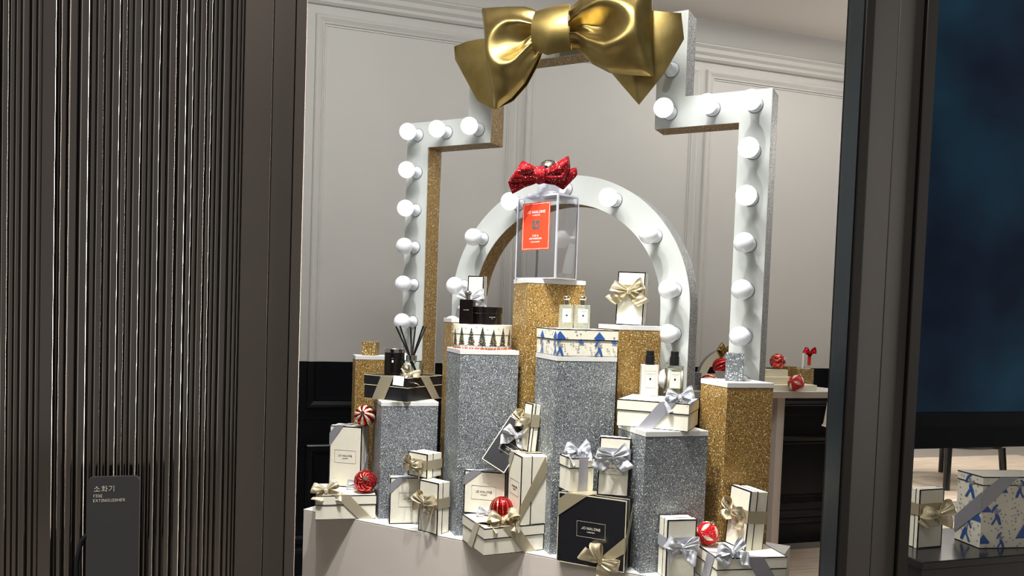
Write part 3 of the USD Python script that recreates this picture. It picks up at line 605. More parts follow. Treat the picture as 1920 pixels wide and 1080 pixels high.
def pattern(w, h, seed, figs, clip=None):
    r = random.Random(seed); blue, grey = [], []
    for kind, x, y, s, fl_ in figs:
        if kind == 'd': b, g = dancer(x, y, s, fl_); blue += b; grey += g
        elif kind == 'k': blue.append(kite(x, y, s))
        else: blue.append(skirt(x, y, s))
    for k in range(int(w * h * 3000)):
        x, y = r.uniform(.004, w - .004), r.uniform(.004, h - .004); st = star(x, y, r.choice([.0030, .0038, .0046]))
        if all(st.distance(o) > .002 for o in blue + grey): grey.append(st)
    fr = sbox(.0005, .002, w - .0005, h - .002) if clip is None else clip
    return unary_union([b.buffer(0) for b in blue]).intersection(fr), unary_union([g.buffer(0) for g in grey]).intersection(fr)
fr1 = sbox(.0005, .003, .2195, .052).union(sbox(.0005, .0565, .2195, .0885))
b1, g1_ = pattern(.220, .0892, 5, [('d', .150, .003, .030, 1), ('k', .150, .060, .036, 1), ('d', .010, .003, .030, 1), ('k', .010, .060, .036, 1), ('k', .085, .046, .020, 1), ('k', .205, .046, .020, 1)], fr1)
fr2 = sbox(.0005, .003, .1995, .052).union(sbox(.0005, .0565, .1995, .0885))
b2, g2_ = pattern(.200, .0892, 6, [('d', .060, .003, .030, 1), ('k', .060, .060, .036, 1), ('d', .185, .003, .030, 1), ('k', .185, .060, .036, 1), ('k', .12, .046, .020, 1)], fr2)
gift_box('blue and cream gift box printed with dancers and stars on a tall pedestal', .220, .200, .0892, (1.0635, 2.4505, 1.3625), 0, lid=.40, prints=[('front', b1, 'blue_print', 'blue_print'), ('front', g1_, 'grey_print', 'star_print'), ('left', b2, 'blue_print', 'blue_print'), ('left', g2_, 'grey_print', 'star_print')])
q_ = gift_box('black gift box with gold ribbon and bow on the short left pedestal', .230, .212, .092, (.652, 3.062, 1.1475), 42.3, dark=True, lid=.42, ribbon=[('left', [(.30, 1), (.02 + .0, 1), (.36, 0), (.66, 0)][:0] or [(.32, 1), (.60, 1), (.80, 0), (.52, 0)]), ('front', [(.34, 1), (.58, 1), (.92, 0), (.70, 0)]), ('top', [(0, .32), (0, .60), (.58, 0), (.34, 0)])],
         rmat='gold_ribbon', bow=(.10, .10, .85, -42, 58, 37), bmat='champagne_ribbon')
c = at_y(748, 709, 2.975); c = np.array([c[0], c[1], 1.2475]); c = Rz(-42.3) @ (c - np.array([.652, 3.062, 1.1475]))
obj('gift_tag', moved(bx(-.020, .020, -.001, .0, -.036, .0, 0), c, Rz(-42) @ Rx(-18) @ Ry(8)), M['cream'], q_)
gift_box('small upright cream box with silver bow on the gold pedestal behind the black bottle', .067, .036, .168, (.835, 3.045, 1.4695), -40.5, True, ribbon=band(.30, .55), rmat='silver_ribbon', bow=(.40, .46, 1.15, 4, 0, 46))
gift_box('upright cream box with gold bow alone on the right gold pedestal', .097, .060, .187, (1.266, 2.565, 1.4695), -38.9, True, (0, 1.2), print_=(.5, .54, .5, .16), ribbon=band(.56, .76), bow=(.46, .64, 1.15, 0, 0, 55))
# right window
gift_box('upright cream gift box with gold bow on the black bench in the right window', .100, .040, .185, (2.033, 1.955, .8106), 2.5, True, print_=SLIM, ribbon=band(.56, .76), bow=(.55, .60, 1.15, 6, 0, 66))
fr3 = sbox(.0005, .003, .239, .2245)
b3, g3 = pattern(.24, .226, 9, [('d', .055, .075, .038, 1), ('s', .155, .03, .055, 1), ('s', .070, .175, .042, -1), ('d', .135, .160, .034, -1), ('d', .075, .0, .03, 1), ('d', .21, .13, .036, 1), ('k', .012, .02, .04, 1), ('k', .012, .12, .04, 1)], fr3)
b4, g4_ = pattern(.112, .226, 10, [('d', .05, .01, .045, -1), ('d', .06, .15, .045, 1), ('k', .085, .09, .055, 1)], sbox(.0005, .003, .1115, .2245))
gift_box('large gift box printed with blue dancers on the black bench, right window', .24, .112, .226, (2.309, 1.897, .8106), -8, lid=.12, ribbon=[('front', [(.05, .55), (.05, .80), (.42, 1), (.62, 1)][:0] or [(0, .52), (0, .80), (.25, 1), (.52, 1)]), ('left', [(1, .10), (1, .34), (0, .80), (0, .52)])], rmat='silver_ribbon',
         prints=[('front', b3, 'blue_print', 'blue_print'), ('front', g3, 'grey_print', 'star_print'), ('left', b4, 'blue_print', 'blue_print'), ('left', g4_, 'grey_print', 'star_print')])

# the round box with fir trees
t = thing('round_gift_box', 'round cream box printed with a row of fir trees on a tall pedestal', 'gift box', (.808, 2.832, 1.3634))
RR = .108
obj('base', lathe([(0, 0), (RR - .0015, 0), (RR - .0015, .055), (0, .055)], 96), M['cream'], t, smooth=30)
obj('lid', lathe([(0, .0555), (RR, .0555), (RR, .0885), (RR - .001, .0892), (0, .0892)], 96), M['cream'], t, smooth=30)
def wrap(shape, r, maxw=.004):      # a drawing (u along the wall in metres, v up) wrapped round the box
    b = shape.bounds; cells = [shape.intersection(sbox(x, b[1] - .01, x + maxw, b[3] + .01)) for x in np.arange(b[0], b[2], maxw)]
    q = cat_(*[ext(c, .0003) for c in cells if not c.is_empty and polys(c)])
    a = q.vertices[:, 0] / r; rr = r + .0002 + q.vertices[:, 2]
    q.vertices = np.c_[np.sin(a) * rr, -np.cos(a) * rr, q.vertices[:, 1]]; return q
rnd = random.Random(3); trees, gifts, reds = [], [], []
off = math.radians(20)      # the side that faces the window
for k in range(-9, 9):
    u = k * .0405 + .004 + RR * -.31; hT = [.078, .070, .076, .074][k % 4]
    z = .016
    for j in range(7):
        y0 = z + (hT - .016) * j / 7; wv = .0150 * (1 - (j / 7.4) ** 1.4)
        trees.append(Polygon([(u - wv, y0), (u + wv, y0), (u + wv * .38, y0 + (hT - .016) / 6.0), (u - wv * .38, y0 + (hT - .016) / 6.0)]))
    trees.append(Polygon([(u - .0016, hT - .006), (u + .0016, hT - .006), (u, hT + .006)]))
    for j in range(4):
        x = u - .018 + j * .011 + rnd.uniform(-.002, .002); s = rnd.uniform(.0045, .007)
        gifts.append(sbox(x, .007, x + s, .007 + s * 1.2)); reds.append(Polygon([(x - .003, .002), (x + s + .002, .003), (x + s, .008), (x, .007)]))
    reds += [Point(u + .012, .020 + rnd.uniform(0, .012)).buffer(.0022), Point(u - .013, .018).buffer(.0018)]
    trees += [Polygon([(u + .017, .070 + .004 * (k % 3)), (u + .020, .0715 + .004 * (k % 3)), (u + .0175, .0735 + .004 * (k % 3))])]
T_ = unary_union(trees)
lo, hi = sbox(-1, .0, 1, .0545), sbox(-1, .056, 1, .0885)
obj('tree_print', wrap(T_.intersection(lo).difference(unary_union(gifts)), RR - .0013), M['green_print'], t)
obj('tree_print', wrap(T_.intersection(hi), RR + .0002), M['green_print'], t)
obj('red_print', wrap(unary_union(reds).difference(unary_union(gifts)), RR - .0012), M['red_print'], t)
obj('present_print', wrap(unary_union([g.buffer(.0009).difference(g) for g in gifts]), RR - .0010), M['ink'], t)

# ------------------------------------------------------------------ bottles, candle, diffuser
def rbox(w, d, h, r, z0=0):        # upright block with rounded vertical edges and a small bevel
    g = sbox(-w / 2, -d / 2, w / 2, d / 2); g = g.buffer(-r).buffer(r, quad_segs=6)
    a = ext(g.buffer(-.0012), h); b = ext(g, h - .0024); b.apply_translation((0, 0, .0012))
    q = trimesh.convex.convex_hull(np.vstack([a.vertices, b.vertices])); q.apply_translation((0, 0, z0)); return q
KNOB = [(0, 0), (.0105, 0), (.0105, .012), (.0095, .013), (.0125, .0155), (.0150, .020), (.0152, .0235), (.0132, .028), (.0085, .0305), (0, .031)]
def cologne(label, pos, yaw, k=1.0, dark=False, w=.046, d=.036, h=.080):
    t = thing('cologne_bottle', label, 'perfume bottle', pos, yaw, 'perfume bottles')
    if dark:
        obj('bottle', rbox(w, d, h, .003), M['black_gloss'], t, smooth=25)
    else:
        obj('bottle', rbox(w, d, h, .004), M['perfume_glass'], t, smooth=25)
    obj('neck', moved(lathe([(0, 0), (.0085, 0), (.0085, .004), (0, .004)], 32), (0, 0, h)), M['silver_metal'], t, smooth=30)
    obj('cap', moved(lathe([(a * .92, b * .92) for a, b in KNOB]), (0, 0, h + .004)), M['gold_metal' if not dark else 'silver_metal'], t, smooth=40)
    if not dark:
        lw, lh = w * .66, h * .60; y = -d / 2 - .0003; z0 = h * .25
        g = up(ext(sbox(-lw / 2, z0, lw / 2, z0 + lh), .0003)); obj('paper_label', moved(g, (0, y, 0)), M['paper'], t)
        q = cat_(ext(sbox(-.0030, z0 + lh * .44, .0030, z0 + lh * .57), .0002), ext(sbox(-lw / 2 + .001, z0 + .001, lw / 2 - .001, z0 + lh - .001).difference(sbox(-lw / 2 + .0014, z0 + .0014, lw / 2 - .0014, z0 + lh - .0014)), .0002),
                 moved(text('JO MALONE', .0026, lw * .68, .0002), (0, z0 + lh * .78, 0)), moved(text('LONDON', .0013, lw * .26, .0002), (0, z0 + lh * .70, 0)))
        obj('label_print', moved(up(q), (0, y - .0003, 0)), M['ink'], t)
    else:
        q = cat_(moved(text('JO MALONE', .0026, w * .4, .0002), (0, h * .56, 0)))
        obj('label_print', moved(up(q), (0, -d / 2 - .0001, 0)), M['pale_ink'], t)
    return t
zb = 1.4524
p = at_y(1061, 600, 2.575); cologne('left of two clear perfume bottles on the blue patterned box', (p[0], p[1], zb), -14)
p = at_y(1091, 600, 2.545); cologne('right of two clear perfume bottles on the blue patterned box', (p[0], p[1], zb), -14, w=.050, d=.042, h=.081)
p = at_y(876, 600, 2.80); cologne('black perfume bottle with silver knob cap on the round tree box', (p[0], p[1], 1.4531), -30, dark=True, w=.050, d=.040, h=.087)
p = at_y(915, 600, 2.80)
t = thing('black_jar', 'wide black jar with flat lid on the round tree box', 'jar', (p[0], p[1], 1.4531))
obj('jar', lathe([(0, 0), (.049, 0), (.0505, .002), (.0505, .040), (0, .040)], 64), M['black_gloss'], t, smooth=30)
obj('lid', lathe([(0, .0404), (.0515, .0404), (.0520, .042), (.0520, .062), (.0505, .0635), (0, .0635)], 64), M['black_gloss'], t, smooth=30)
obj('label_print', cat_(moved(up(text('JO MALONE', .0026, .022, .0002)), (-.0, -.0508, .026)), moved(up(text('LONDON', .0014, .008, .0002)), (0, -.0508, .021))), M['pale_ink'], t)
def pump(label, pos, yaw, liquid, w=.059, d=.048, h=.104):
    t = thing('pump_bottle', label, 'lotion bottle', pos, yaw, 'pump bottles')
    obj('bottle', rbox(w, d, h, .007), M['glass'] if liquid != 'lotion' else M['lotion'], t, smooth=25)
    if liquid != 'lotion': obj('liquid', rbox(w - .006, d - .006, h - .014, .005, .003), M[liquid], t, smooth=25)
    obj('cap', lathe([(0, h + .0005), (.0150, h + .0005), (.0156, h + .001), (.0156, h + .030), (.0147, h + .0305), (.0135, h + .0306), (.0135, h + .047), (.0125, h + .048), (0, h + .048)], 40), M['black_plastic'], t, smooth=30)
    lw, lh, z0, y = w * .62, h * .55, h * .26, -d / 2 - .0003
    obj('paper_label', moved(up(ext(sbox(-lw / 2, z0, lw / 2, z0 + lh), .0003)), (0, y, 0)), M['paper'], t)
    q = cat_(ext(sbox(-.0030, z0 + lh * .46, .0030, z0 + lh * .59), .0002), ext(sbox(-lw / 2 + .001, z0 + .001, lw / 2 - .001, z0 + lh - .001).difference(sbox(-lw / 2 + .0014, z0 + .0014, lw / 2 - .0014, z0 + lh - .0014)), .0002),
             moved(text('JO MALONE', .0027, lw * .7, .0002), (0, z0 + lh * .80, 0)), moved(text('LONDON', .0013, lw * .24, .0002), (0, z0 + lh * .72, 0)))
    obj('label_print', moved(up(q), (0, y - .0003, 0)), M['ink'], t)
p = at_z(1216, 741, 1.2352); pump('white lotion pump bottle with black cap on the cream box', p, -20, 'lotion')
p = at_z(1262, 742, 1.2352); pump('pale yellow hand wash pump bottle with black cap on the cream box', p, -20, 'oil')
zt = 1.2402
p = at_y(739, 700, 3.155)
t = thing('scented_candle', 'black scented candle jar with a mirrored lid on the black ribboned box', 'candle', (p[0], p[1], zt))
obj('jar', lathe([(0, 0), (.038, 0), (.0395, .002), (.0395, .086), (0, .086)], 64), M['black_gloss'], t, smooth=30)
obj('lid', lathe([(0, .0864), (.0405, .0864), (.041, .087), (.041, .101), (.040, .1025), (0, .1025)], 64), M['silver_metal'], t, smooth=30)
obj('label_print', cat_(moved(up(sbox and ext(sbox(-.005, .048, .003, .058), .0002)), (-.012, -.0379, 0)), moved(up(text('JO MALONE', .002, .014, .0002)), (-.012, -.0379, .064))), M['pale_ink'], t)
p = at_y(771, 700, 3.10)
t = thing('reed_diffuser', 'round glass reed diffuser with black reeds on the black ribboned box', 'diffuser', (p[0], p[1], zt))
obj('bowl', lathe([(0, 0), (.042, 0), (.0445, .003), (.0455, .056), (.044, .0595), (.016, .0600), (.016, .058), (.042, .057), (.0425, .050), (.0415, .008), (0, .008)], 64), M['glass'], t, smooth=30)
obj('neck', lathe([(.0135, .0605), (.0215, .0605), (.0215, .079), (.0200, .080), (.0135, .080)], 48), M['silver_metal'], t, smooth=30)
q = cat_(ext(sbox(-.009, .012, .009, .05), .0003)); obj('paper_label', moved(up(q), (-.028, -.039, 0)), M['paper'], t)
q = cat_(ext(sbox(-.003, .022, .003, .029), .0002), moved(text('JO MALONE', .002, .013, .0002), (0, .042, 0))); obj('label_print', moved(up(q), (-.028, -.0394, 0)), M['ink'], t)
for px, py, dy in ((742.5, 612, -.02), (750, 611, .03), (778.8, 613, .03), (793.8, 611, -.02), (798, 613, .02), (770.4, 613, -.03)):
    e = at_y(px, py, 3.10 + dy) - np.array([p[0], p[1], zt]); b = np.array([-e[0] * .32, -dy * .3, .015])
    obj('reed', tube([b, e], .0034, 8), M['black_plastic'] if px != 770.4 else M['silver_metal'], t)

# giant clear display bottle on the tallest pedestal
BW, BD, BH, BY = .205, .112, .300, -64.5
t = thing('giant_bottle', 'giant clear acrylic perfume bottle with orange-red label on the tallest pedestal', 'display bottle', (.969, 2.738, 1.6230), BY)
wl = .006
for q in (bx(-BW / 2 + wl, BW / 2 - wl, 0, wl, wl, BH - wl), bx(-BW / 2 + wl, BW / 2 - wl, BD - wl, BD, wl, BH - wl), bx(-BW / 2, -BW / 2 + wl, wl, BD - wl, wl, BH - wl), bx(BW / 2 - wl, BW / 2, wl, BD - wl, wl, BH - wl), bx(-BW / 2 + wl, BW / 2 - wl, wl, BD - wl, BH - wl, BH)):
    obj('panel', q, M['acrylic'], t)
obj('base', bx(-BW / 2, BW / 2, 0, BD, 0, wl * .98, .001), M['acrylic_edge'], t)
for a in (-1, 1):
    for y_ in (0, BD - wl): obj('edge', bx(a * BW / 2 - (wl if a > 0 else 0), a * BW / 2 + (wl if a < 0 else 0), y_, y_ + wl, wl, BH), M['acrylic_edge'], t)
for y_ in (0, BD - wl): obj('edge', bx(-BW / 2 + wl, BW / 2 - wl, y_, y_ + wl, BH - wl, BH), M['acrylic_edge'], t)
for a in (-1, 1): obj('edge', bx(a * BW / 2 - (wl if a > 0 else 0), a * BW / 2 + (wl if a < 0 else 0), wl, BD - wl, BH - wl, BH), M['acrylic_edge'], t)
obj('shoulder_plate', bx(-.062, .062, BD / 2 - .042, BD / 2 + .042, BH + .0004, BH + .012, .0015), M['acrylic_edge'], t)
obj('neck', moved(lathe([(0, 0), (.040, 0), (.040, .041), (0, .041)], 48), (0, BD / 2, BH + .0125)), M['acrylic_edge'], t, smooth=30)
obj('cap', moved(lathe([(0, 0), (.030, 0), (.030, .016), (.026, .020), (.034, .030), (.039, .044), (.038, .056), (.030, .070), (.016, .078), (0, .080)], 56), (0, BD / 2, BH + .054)), M['silver_metal'], t, smooth=40)
nB = Rz(BY) @ np.array([0, -1, 0]); pB0 = np.array([.969, 2.738, 1.6230])
def bloc(px, py): return Rz(-BY) @ (at_plane(px, py, pB0, nB) - pB0)
c0, c1 = bloc(981, 382.5), bloc(1029.5, 467.5)
lx0, lx1, lz0, lz1 = c0[0], c1[0], c1[2], c0[2]; lw, lh, cx = lx1 - lx0, lz1 - lz0, (lx0 + lx1) / 2
obj('label', up(ext(sbox(lx0, lz0, lx1, lz1), .0006)), M['orange_label'], t)
gq = sbox(lx0, lz0, lx1, lz1)
q = cat_(ext(gq.buffer(-.004, join_style=2).difference(gq.buffer(-.0052, join_style=2)), .0003), moved(text('JO MALONE', .0095, lw * .66, .0003), (cx, lz0 + lh * .775, 0)), moved(text('LONDON', .0042, lw * .26, .0003), (cx, lz0 + lh * .722, 0)),
         moved(text('FIR &', .0058, lw * .22, .0003), (cx, lz0 + lh * .285, 0)), moved(text('ARTEMISIA', .0058, lw * .46, .0003), (cx, lz0 + lh * .225, 0)), moved(text('COLOGNE', .0042, lw * .32, .0003), (cx, lz0 + lh * .16, 0)))
obj('label_print', moved(up(q), (0, -.00065, 0)), M['white_ink'], t)
obj('crest', moved(up(ext(sbox(cx - lw * .135, lz0 + lh * .44, cx + lw * .135, lz0 + lh * .62), .0003)), (0, -.00065, 0)), M['silver_metal'], t)
q = cat_(moved(text('J', lh * .09, lw * .07, .0003), (cx - lw * .04, lz0 + lh * .505, 0)), moved(text('M', lh * .07, lw * .11, .0003), (cx + lw * .03, lz0 + lh * .485, 0)))
obj('crest', moved(up(q), (0, -.00100, 0)), M['orange_label'], t)

# ------------------------------------------------------------------ the two big bows
def patch(top, bottom, Pn, n, hfun, na=40, nb=26, th=.003, px2=None):
    """a sheet between two outline curves (pixels seen on the plane Pn, n), raised towards the viewer by hfun(a, b)"""
    def res(c, k):
        c = np.array(c, float); d = np.r_[0, np.cumsum(np.linalg.norm(np.diff(c, axis=0), axis=1))]; s = np.linspace(0, d[-1], k)
        return np.c_[np.interp(s, d, c[:, 0]), np.interp(s, d, c[:, 1])]
    T = res(top, na); B = res(bottom, na); b = np.linspace(0, 1, nb)
    G = T[:, None, :] * (1 - b)[None, :, None] + B[:, None, :] * b[None, :, None]
    W = np.array([[at_plane(u, v, Pn, n) for u, v in row] for row in G])
    A_, B_ = np.meshgrid(np.linspace(0, 1, na), b, indexing='ij')
    H = hfun(A_, B_)
    return sheet(W + H[..., None] * n, th)
nv = -ND                                            # towards the shop window
Pb = FO + np.array([0, 0, 2.5]) - ND * .165
def loop_h(k, ec=.42, eb=.50):
    def h(a, b):
        hw = .115 + .13 * np.clip(a / .55, 0, 1) ** .7                      # the hollow widens away from the knot
        e = np.sqrt((np.clip((a - ec) / .42, -1, 9)) ** 2 * (a > ec) + ((b - eb) / hw) ** 2)
        edge = np.sin(np.pi * np.clip(b, 0, 1)) ** .5
        rim = .020 * np.exp(-((e - 1.05) / .30) ** 2)
        dent = -.040 * np.exp(-(e / .8) ** 2) * (1 + .25 * np.cos(9 * a + 5 * b))
        fold = .012 * np.exp(-((b - .53 - .22 * (a - .3)) / .05) ** 2) * np.exp(-((a - .22) / .22) ** 2)
        out = .060 * np.sin(np.pi * np.clip(a, 0, 1) * .72) * edge
        close = 1 - np.clip((a - .88) / .12, 0, 1) ** 2 * .9
        pl = .005 * np.cos(b * 6 * np.pi) * np.clip(1 - a / .3, 0, 1)
        return k * ((out + rim + dent + fold) * close + pl) + .004
    return h
t = thing('gold_bow', 'huge shiny gold leather bow on top of the marquee frame', 'bow')
Lt_, Lb_ = [(1016, 33), (1003, 20), (985, 14), (950, 14), (905, 17)], [(1018, 98), (1004, 120), (985, 155), (960, 184), (929, 206)]
Rt_, Rb_ = [(1068, 22), (1082, 8), (1100, -10), (1135, -26), (1180, -34), (1222, -36)], [(1070, 92), (1090, 98), (1112, 120), (1145, 137), (1185, 141), (1226, 143)]
obj('loop', patch(Lt_, Lb_, Pb, nv, loop_h(1.0), 56, 44, .004), M['gold_leather'], t, smooth=60)
obj('loop', patch(Rt_, Rb_, Pb, nv, loop_h(1.1), 56, 44, .004), M['gold_leather'], t, smooth=60)
Pk = FO + np.array([0, 0, 2.5]) - ND * .142
tail_h = lambda s: (lambda a, b: .004 + s * .014 * np.sin(np.pi * b) * np.sin(np.pi * a) + .035 * (1 - b) * np.clip(a * 2, 0, 1))
flat_h = lambda s: (lambda a, b: .004 + s * .012 * np.sin(np.pi * b) * np.sin(np.pi * a) + 0 * a)
obj('loop_back', patch(Lt_, [(1018, 100), (1010, 122), (990, 160), (963, 190), (931, 205)], Pk, nv, flat_h(-.8), 20, 12), M['gold_leather'], t, smooth=60)
obj('loop_back', patch(Rt_, Rb_, Pk, nv, flat_h(-.8), 20, 12), M['gold_leather'], t, smooth=60)
Pt = FO + np.array([0, 0, 2.5]) - ND * .122
obj('tail', patch([(1000, 70), (940, 76), (905, 80), (885, 84), (862, 93)], [(975, 160), (950, 195), (928, 206), (897, 190), (855, 112)], Pt, nv, tail_h(.8), 30, 16, .004), M['gold_leather'], t, smooth=60)
obj('tail', patch([(1100, 70), (1160, 40), (1205, 26), (1222, 27), (1284, 32)], [(1120, 105), (1150, 140), (1199, 197), (1246, 139), (1283, 74)], Pt, nv, tail_h(.9), 30, 18, .004), M['gold_leather'], t, smooth=60)
def knot_h(a, b): return .030 + .030 * np.sin(np.pi * np.clip(b, .02, .98)) ** .6 + .006 * np.sin(np.pi * a)
obj('knot', patch([(1013, 29), (1042, 22), (1077, 15)], [(1008, 96), (1036, 110), (1080, 100)], Pb, nv, knot_h, 20, 24, .006), M['gold_leather'], t, smooth=60)
obj('mount', moved(up(ext(sbox(-.05, 2.50, .05, 2.575), .14)), FO - ND * .0005, Rz(YAWD)), M['gold_leather'], t)

nr = np.array([-math.sin(.10 + .3153), -math.cos(.10 + .3153), 0.0])
Pr = np.array([.969, 2.738, 1.95]) + nr * .078 + np.array([.03, .05, 0])
t = thing('red_bow', 'red glitter bow tied round the neck of the giant clear bottle', 'bow')
def rl(k):
    def h(a, b):
        return k * (.040 * np.sin(np.pi * np.clip(a, 0, 1) * .8) * np.sin(np.pi * b) ** .6 - .018 * np.exp(-(((a - .45) / .3) ** 2 + ((b - .62) / .14) ** 2))) * (1 - np.clip((a - .88) / .12, 0, 1) ** 2 * .9) + .006
    return h
RM = M['red_glitter']
obj('loop', patch([(1006, 317), (997, 310), (980, 302.5)], [(1006, 336), (984, 341), (953, 343)], Pr, nr, rl(.9), 36, 24, .004), RM, t, smooth=60)
obj('loop', patch([(1020, 317), (1030, 316), (1048, 303), (1066, 293.5)], [(1020, 336), (1035, 340), (1058, 342), (1069, 314)], Pr, nr, rl(.9), 36, 24, .004), RM, t, smooth=60)
Pr2 = Pr - nr * .012
obj('tail', patch([(1004, 336), (985, 340), (953, 341)], [(1004, 345), (984, 351), (961, 364)], Pr2, nr, rl(.35), 24, 12, .003), RM, t, smooth=60)
obj('tail', patch([(1020, 336), (1050, 338), (1068, 318), (1081, 314.5)], [(1020, 344), (1041, 347), (1056, 356), (1082, 329)], Pr2, nr, rl(.35), 24, 12, .003), RM, t, smooth=60)
obj('knot', patch([(1004, 315), (1013, 313), (1022, 316)], [(1003, 344), (1012, 347), (1022, 344)], Pr, nr, lambda a, b: .014 + .026 * np.sin(np.pi * np.clip(b, .02, .98)) ** .6, 14, 18, .004), RM, t, smooth=60)

# ------------------------------------------------------------------ ornaments
def ornament(name, label, P, R, style, yaw=0, lean=(0, 0), rest=True, mats=None):
    t = thing(name, label, 'ornament', P, group='round christmas ornaments', M=Rz(yaw) @ Rx(lean[0]) @ Ry(lean[1]))
    nt, npn = 64, 120
    th = np.linspace(0.02, np.pi - .02, nt); ph = np.arange(npn) / npn * 2 * np.pi
    TH, PH = np.meshgrid(th, ph, indexing='ij')
    tri = lambda x: 2 * np.abs((x % 1) - .5)
    if style == 'stripe':
        f = 8 * PH / (2 * np.pi) + .55 * (TH / np.pi) ** 1; w_ = f % 1; gold = (w_ < .5); rr = R * (1 - .05 * np.abs(np.cos(2 * np.pi * w_)) ** 3 * np.sin(TH))
    elif style == 'twist':
        f = 12 * PH / (2 * np.pi) + 1.6 * TH / np.pi; w_ = f % 1; gold = (w_ < .13); rr = R * (1 - .07 * tri(w_) * np.sin(TH))
    elif style == 'chevron':
        f = 10 * PH / (2 * np.pi) + .9 * tri(TH / np.pi * 4.5); w_ = f % 1; gold = (w_ < .11); rr = R * (1 - .07 * tri(w_) * np.sin(TH) ** .5)
    elif style == 'star':
        f = 8 * PH / (2 * np.pi); w_ = tri(f); v_ = tri(TH / np.pi * 3); k = np.maximum(w_, v_); gold = (np.abs(w_ - v_) < .09) & (k > .15) | (w_ > .95); rr = R * (.93 + .07 * np.abs(w_ - v_))
    else:   # leaf
        X = np.stack([np.sin(TH) * np.cos(PH), np.sin(TH) * np.sin(PH), np.cos(TH)], -1); g_ = (1 + 5 ** .5) / 2
        V = np.array([(a, b, c) for a in (-1, 1) for b in (-1, 1) for c in (-1, 1)]) / math.sqrt(3)
        ang = np.arccos(np.clip(X @ V.T, -1, 1)); s_ = np.sort(ang, axis=-1); gold = (s_[..., 1] < .79); rr = R * np.where(gold, 1.0, .965)
    V = np.stack([rr * np.sin(TH) * np.cos(PH), rr * np.sin(TH) * np.sin(PH), rr * np.cos(TH)], -1).reshape(-1, 3)
    idx = np.arange(nt * npn).reshape(nt, npn); a, b = idx[:-1], idx[1:]; a2, b2 = np.roll(a, -1, 1), np.roll(b, -1, 1)
    Q = np.stack([a, b, b2, a2], -1).reshape(-1, 4); gm = gold[:-1].reshape(-1)
    F = np.vstack([Q[:, [0, 1, 2]], Q[:, [0, 2, 3]]]); gm = np.r_[gm, gm]
    for nm, sel, mt in (('body', ~gm, (mats or ('red_metal', 'gold_line'))[0]), ('gold_pattern', gm, (mats or ('red_metal', 'gold_line'))[1])):
        q = trimesh.Trimesh(V, F[sel], process=False); q.remove_unreferenced_vertices()
        if nm == 'body': q = cat_(q, moved(lathe([(0, -R * .999), (R * .05, -R * .995), (R * .05, -R * .98), (0, -R * .97)], 12)))
        obj(nm, q, M[mt], t, smooth=(50 if style in ('stripe', 'leaf') else False))
    obj('cap', lathe([(0, R * .97), (R * .20, R * .97), (R * .20, R * 1.08), (R * .16, R * 1.11), (0, R * 1.11)], 24), M['gold_metal'], t, smooth=30)
    a = np.linspace(0, 2 * np.pi, 21); obj('hanging_ring', tube(np.c_[a * 0, np.cos(a) * R * .10, R * 1.19 + np.sin(a) * R * .10], R * .022, 6, False), M['gold_metal'], t)
    return t
def sit(px, py, z, R): return at_z(px, py, z + R) if z + R < 1.49 else at_y(px, py, 4.0)
p = at_y(685, 782, 3.15); R = .0425
ornament('striped_ornament', 'red and gold swirl-striped ornament on the tall cream box at the far left', (p[0] - .001, 3.15, 1.0343 + R), R, 'stripe', 40, (50, -55), mats=('deep_red', 'pale_gold'))
R = .0435; p = at_z(685, 902, .7957 + R)
ornament('chevron_ornament', 'red zigzag-pleated ornament on the flat cream box at the far left', p, R, 'chevron', 20, (62, -25), mats=('red_metal', 'gold_line'))
R = .040; p = at_z(940, 953, .7952 + R)
ornament('twisted_ornament', 'deep red twisted ornament with fine gold lines resting against the middle boxes', p, R, 'twist', 30, (165, 10), mats=('deep_red', 'gold_line'))
R = .037; p = at_y(1327, 998, 2.163); p[2] = .7962 + R
ornament('leaf_ornament', 'beaded red ornament with gold leaf shapes in front of the right gold pedestal', (p[0], p[1], p[2]), R, 'leaf', 15, (20, 8), mats=('red_bead', 'pale_gold'))

# ------------------------------------------------------------------ side table at the back right
TZ = 1.10
t = thing('side_table', 'pale pink console table with rounded end behind the right pedestal', 'table', (2.9, 4.1, 0))
g = sbox(-.75, -.22, .36, .19).union(affinity.translate(affinity.scale(Point(0, 0).buffer(.205, quad_segs=24), .75, 1), .36, -.015)).buffer(-.05).buffer(.05)
q = ext(g, .035); q.apply_translation((0, 0, TZ - .036)); obj('apron', q, M['table_edge'], t)
q = ext(g.buffer(-.002), .002); q.apply_translation((0, 0, TZ - .001 + -.001)); obj('top_sheet', q, M['cap_white'], t)
lg = at_y(1443.5, 820, 4.06)[0] - 2.9
obj('leg', bx(lg, lg + .038, -.10, .06, 0, TZ - .0365, .002), M['table'], t); obj('leg', bx(lg + .045, lg + .062, -.085, .045, 0, TZ - .0365, .002), M['table'], t)
obj('leg', bx(-.70, -.66, -.10, .06, 0, TZ - .0365, .002), M['table'], t)
def tp(px, Y): return at_y(px, 700, Y)[0]
z1 = TZ + .0008
x0 = tp(1425, 4.05); x1 = tp(1486, 4.05)
t = thing('stepped_riser', 'cream stepped display riser on the side table', 'riser', (x0, 4.05, z1))
obj('step', bx(0, x1 - x0 + .10, -.10, .10, 0, .032, .001), M['cream_step'], t); obj('step', bx(0, x1 - x0, -.03, .10, .0322, .072, .001), M['cream_step'], t); obj('step', bx(0, x1 - x0 - .01, .03, .10, .0722, .112, .001), M['cream_step'], t)
x0 = tp(1494, 4.12); x1 = tp(1526, 4.12)
t = thing('gold_glitter_block', 'gold glitter block on the side table carrying the small red-bow bottle', 'block', (x0, 4.12, z1)); obj('block', bx(0, x1 - x0, 0, .10, 0, .115, .001), M['gold_glitter'], t)
